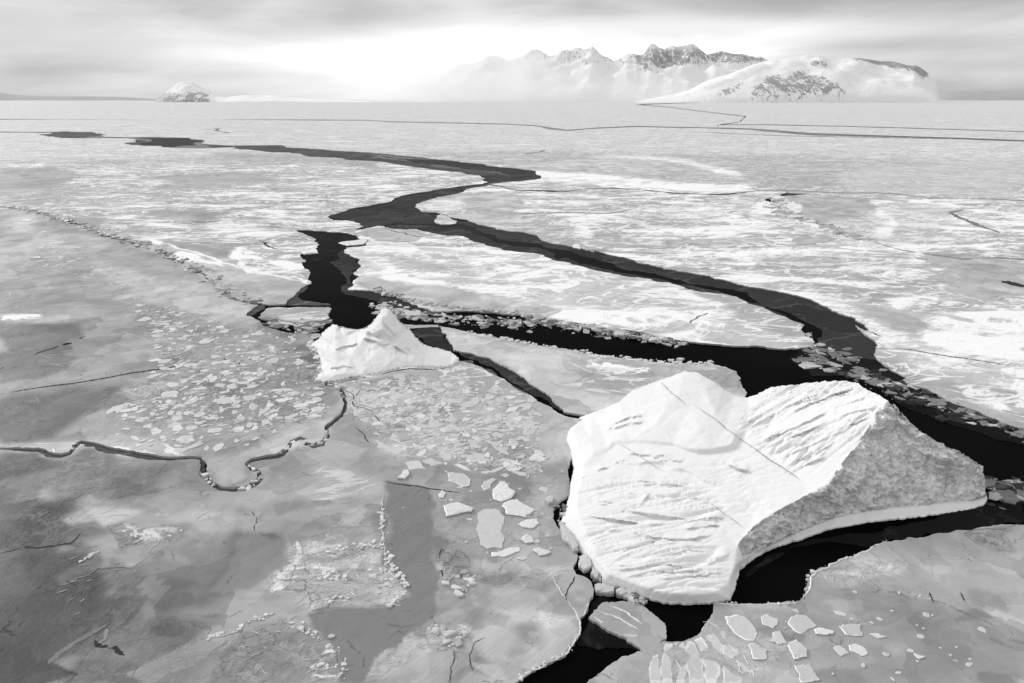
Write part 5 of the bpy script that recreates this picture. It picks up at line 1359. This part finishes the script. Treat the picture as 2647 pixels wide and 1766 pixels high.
def headl(u, v, t):
    return .25 if u > 556 else .66 if (v > 238 and u < 545) else .34


mountain('mountain', PP('M:940,357 1020,338 1110,322 1190,300 1250,268 1320,232 1410,203 1490,182 1560,168 1680,152 1800,152 1900,158 2000,168 2100,178 2180,186 2200,200 2240,230 2280,265 2300,300 2312,340 2330,358'), 9300, 2600, 300, 60, 4, rock_e, .34, .60, 'rounded snowy mountain with dark rock along its right shoulder')
mountain('mountain', PP('M:-40,356 60,250 140,200 220,170 300,150 380,165 480,120 560,130 640,125 740,110 800,150 840,165 900,130 960,135 1000,100 1060,130 1120,115 1180,92 1250,140 1330,135 1400,128 1480,142 1560,160 1640,185 1700,250 1760,356'), 11800, 3200, 340, 60, 9, rock_w, .44, .75, 'jagged snowy peaks half lost in cloud behind the rounded mountain')
mountain('mountain', PP('S:398,262 410,253 424,245 436,235 448,226 460,219 480,213 500,216 520,222 540,230 552,240 562,247 580,250 640,246 700,245 780,253 860,257 960,262'), 11000, 1500, 260, 60, 15, headl, .62, .6, 'small dark and white headland on the left horizon')
hm = plain_ice('far_coast', .42, .3, .002, .9, 0, .1)
for nm, pts, d in (('hills', '-900,258 -700,236 -100,238 -20,236 0,238 40,246 120,249 300,250 420,257', 26000), ('hills', '2400,257 2440,238 2520,235 2700,234 3000,236 3300,240 3600,257', 26000)):
    q = [tuple(map(float, s.split(','))) for s in pts.split()]; V = []; n = len(q) * 6
    pr = np.array(q); us = np.linspace(pr[0, 0], pr[-1, 0], n); sk = np.interp(us, pr[:, 0], pr[:, 1])
    for j, (dd, hh) in enumerate(((0, -5), (1500, 1.0), (5000, .0))):
        for i in range(n):
            D = d + dd; V.append(((us[i] - CX) * cT / FPX * D, D, -5 if hh <= 0 else CAMH + (HZ - sk[i]) * cT * cT / FPX * D * (1 + .05 * mnoise.noise(Vector((i * .3, d, 0))))))
    tag(mesh_obj(nm, V, [(j * n + i, j * n + i + 1, (j + 1) * n + i + 1, (j + 1) * n + i) for j in range(2) for i in range(n - 1)], hm, None, True), None, None, None, 'structure')

# ------------------------------------------------------------------ mist hanging on the peaks
def mist(name, pc, half, dens, seed, aniso=.2):
    bm = bmesh.new(); bmesh.ops.create_icosphere(bm, subdivisions=3, radius=1.0)
    me = bpy.data.meshes.new(name); bm.to_mesh(me); bm.free()
    o = bpy.data.objects.new(name, me); C.objects.link(o); o.location = pc; o.scale = half
    m = bpy.data.materials.new('mist_' + str(seed)); m.use_nodes = True; g = G(m.node_tree); m.node_tree.nodes.clear()
    tc = g.N.new('ShaderNodeTexCoord'); v = tc.outputs['Object']
    ln = g.N.new('ShaderNodeVectorMath'); ln.operation = 'LENGTH'; g.L.new(v, ln.inputs[0])
    fall = g.sm(ln.outputs['Value'], .35, 1.0, 1.0, 0.0)
    nz = g.noise(g.vm('ADD', g.vm('MULTIPLY', v, (2.6, 1.5, 1.6)), (seed, seed, 0)), 1.5, 4, .55)
    d = g.m('MULTIPLY', g.m('MULTIPLY', fall, g.sm(nz, .30, .62)), dens)
    pv = g.N.new('ShaderNodeVolumePrincipled'); g.put(pv.inputs['Color'], (1, 1, 1, 1)); g.put(pv.inputs['Density'], d); pv.inputs['Anisotropy'].default_value = aniso
    out = g.N.new('ShaderNodeOutputMaterial'); g.L.new(pv.outputs[0], out.inputs['Volume'])
    me.materials.append(m)
    return tag(o, None, None, None, 'stuff')


mist('mist', (-700, 11000, 300), (2300, 800, 800), .0032, 3, .72)
mist('mist', (1500, 11200, 150), (1700, 700, 420), .0007, 7, .72)
mist('mist', (2300, 9700, 800), (2600, 700, 210), .0010, 12, .72)

mist('mist', (2100, 10900, 900), (2000, 500, 240), .0012, 17, .6)
mist('mist', (1500, 10950, 1010), (2700, 500, 260), .0022, 31, .72)
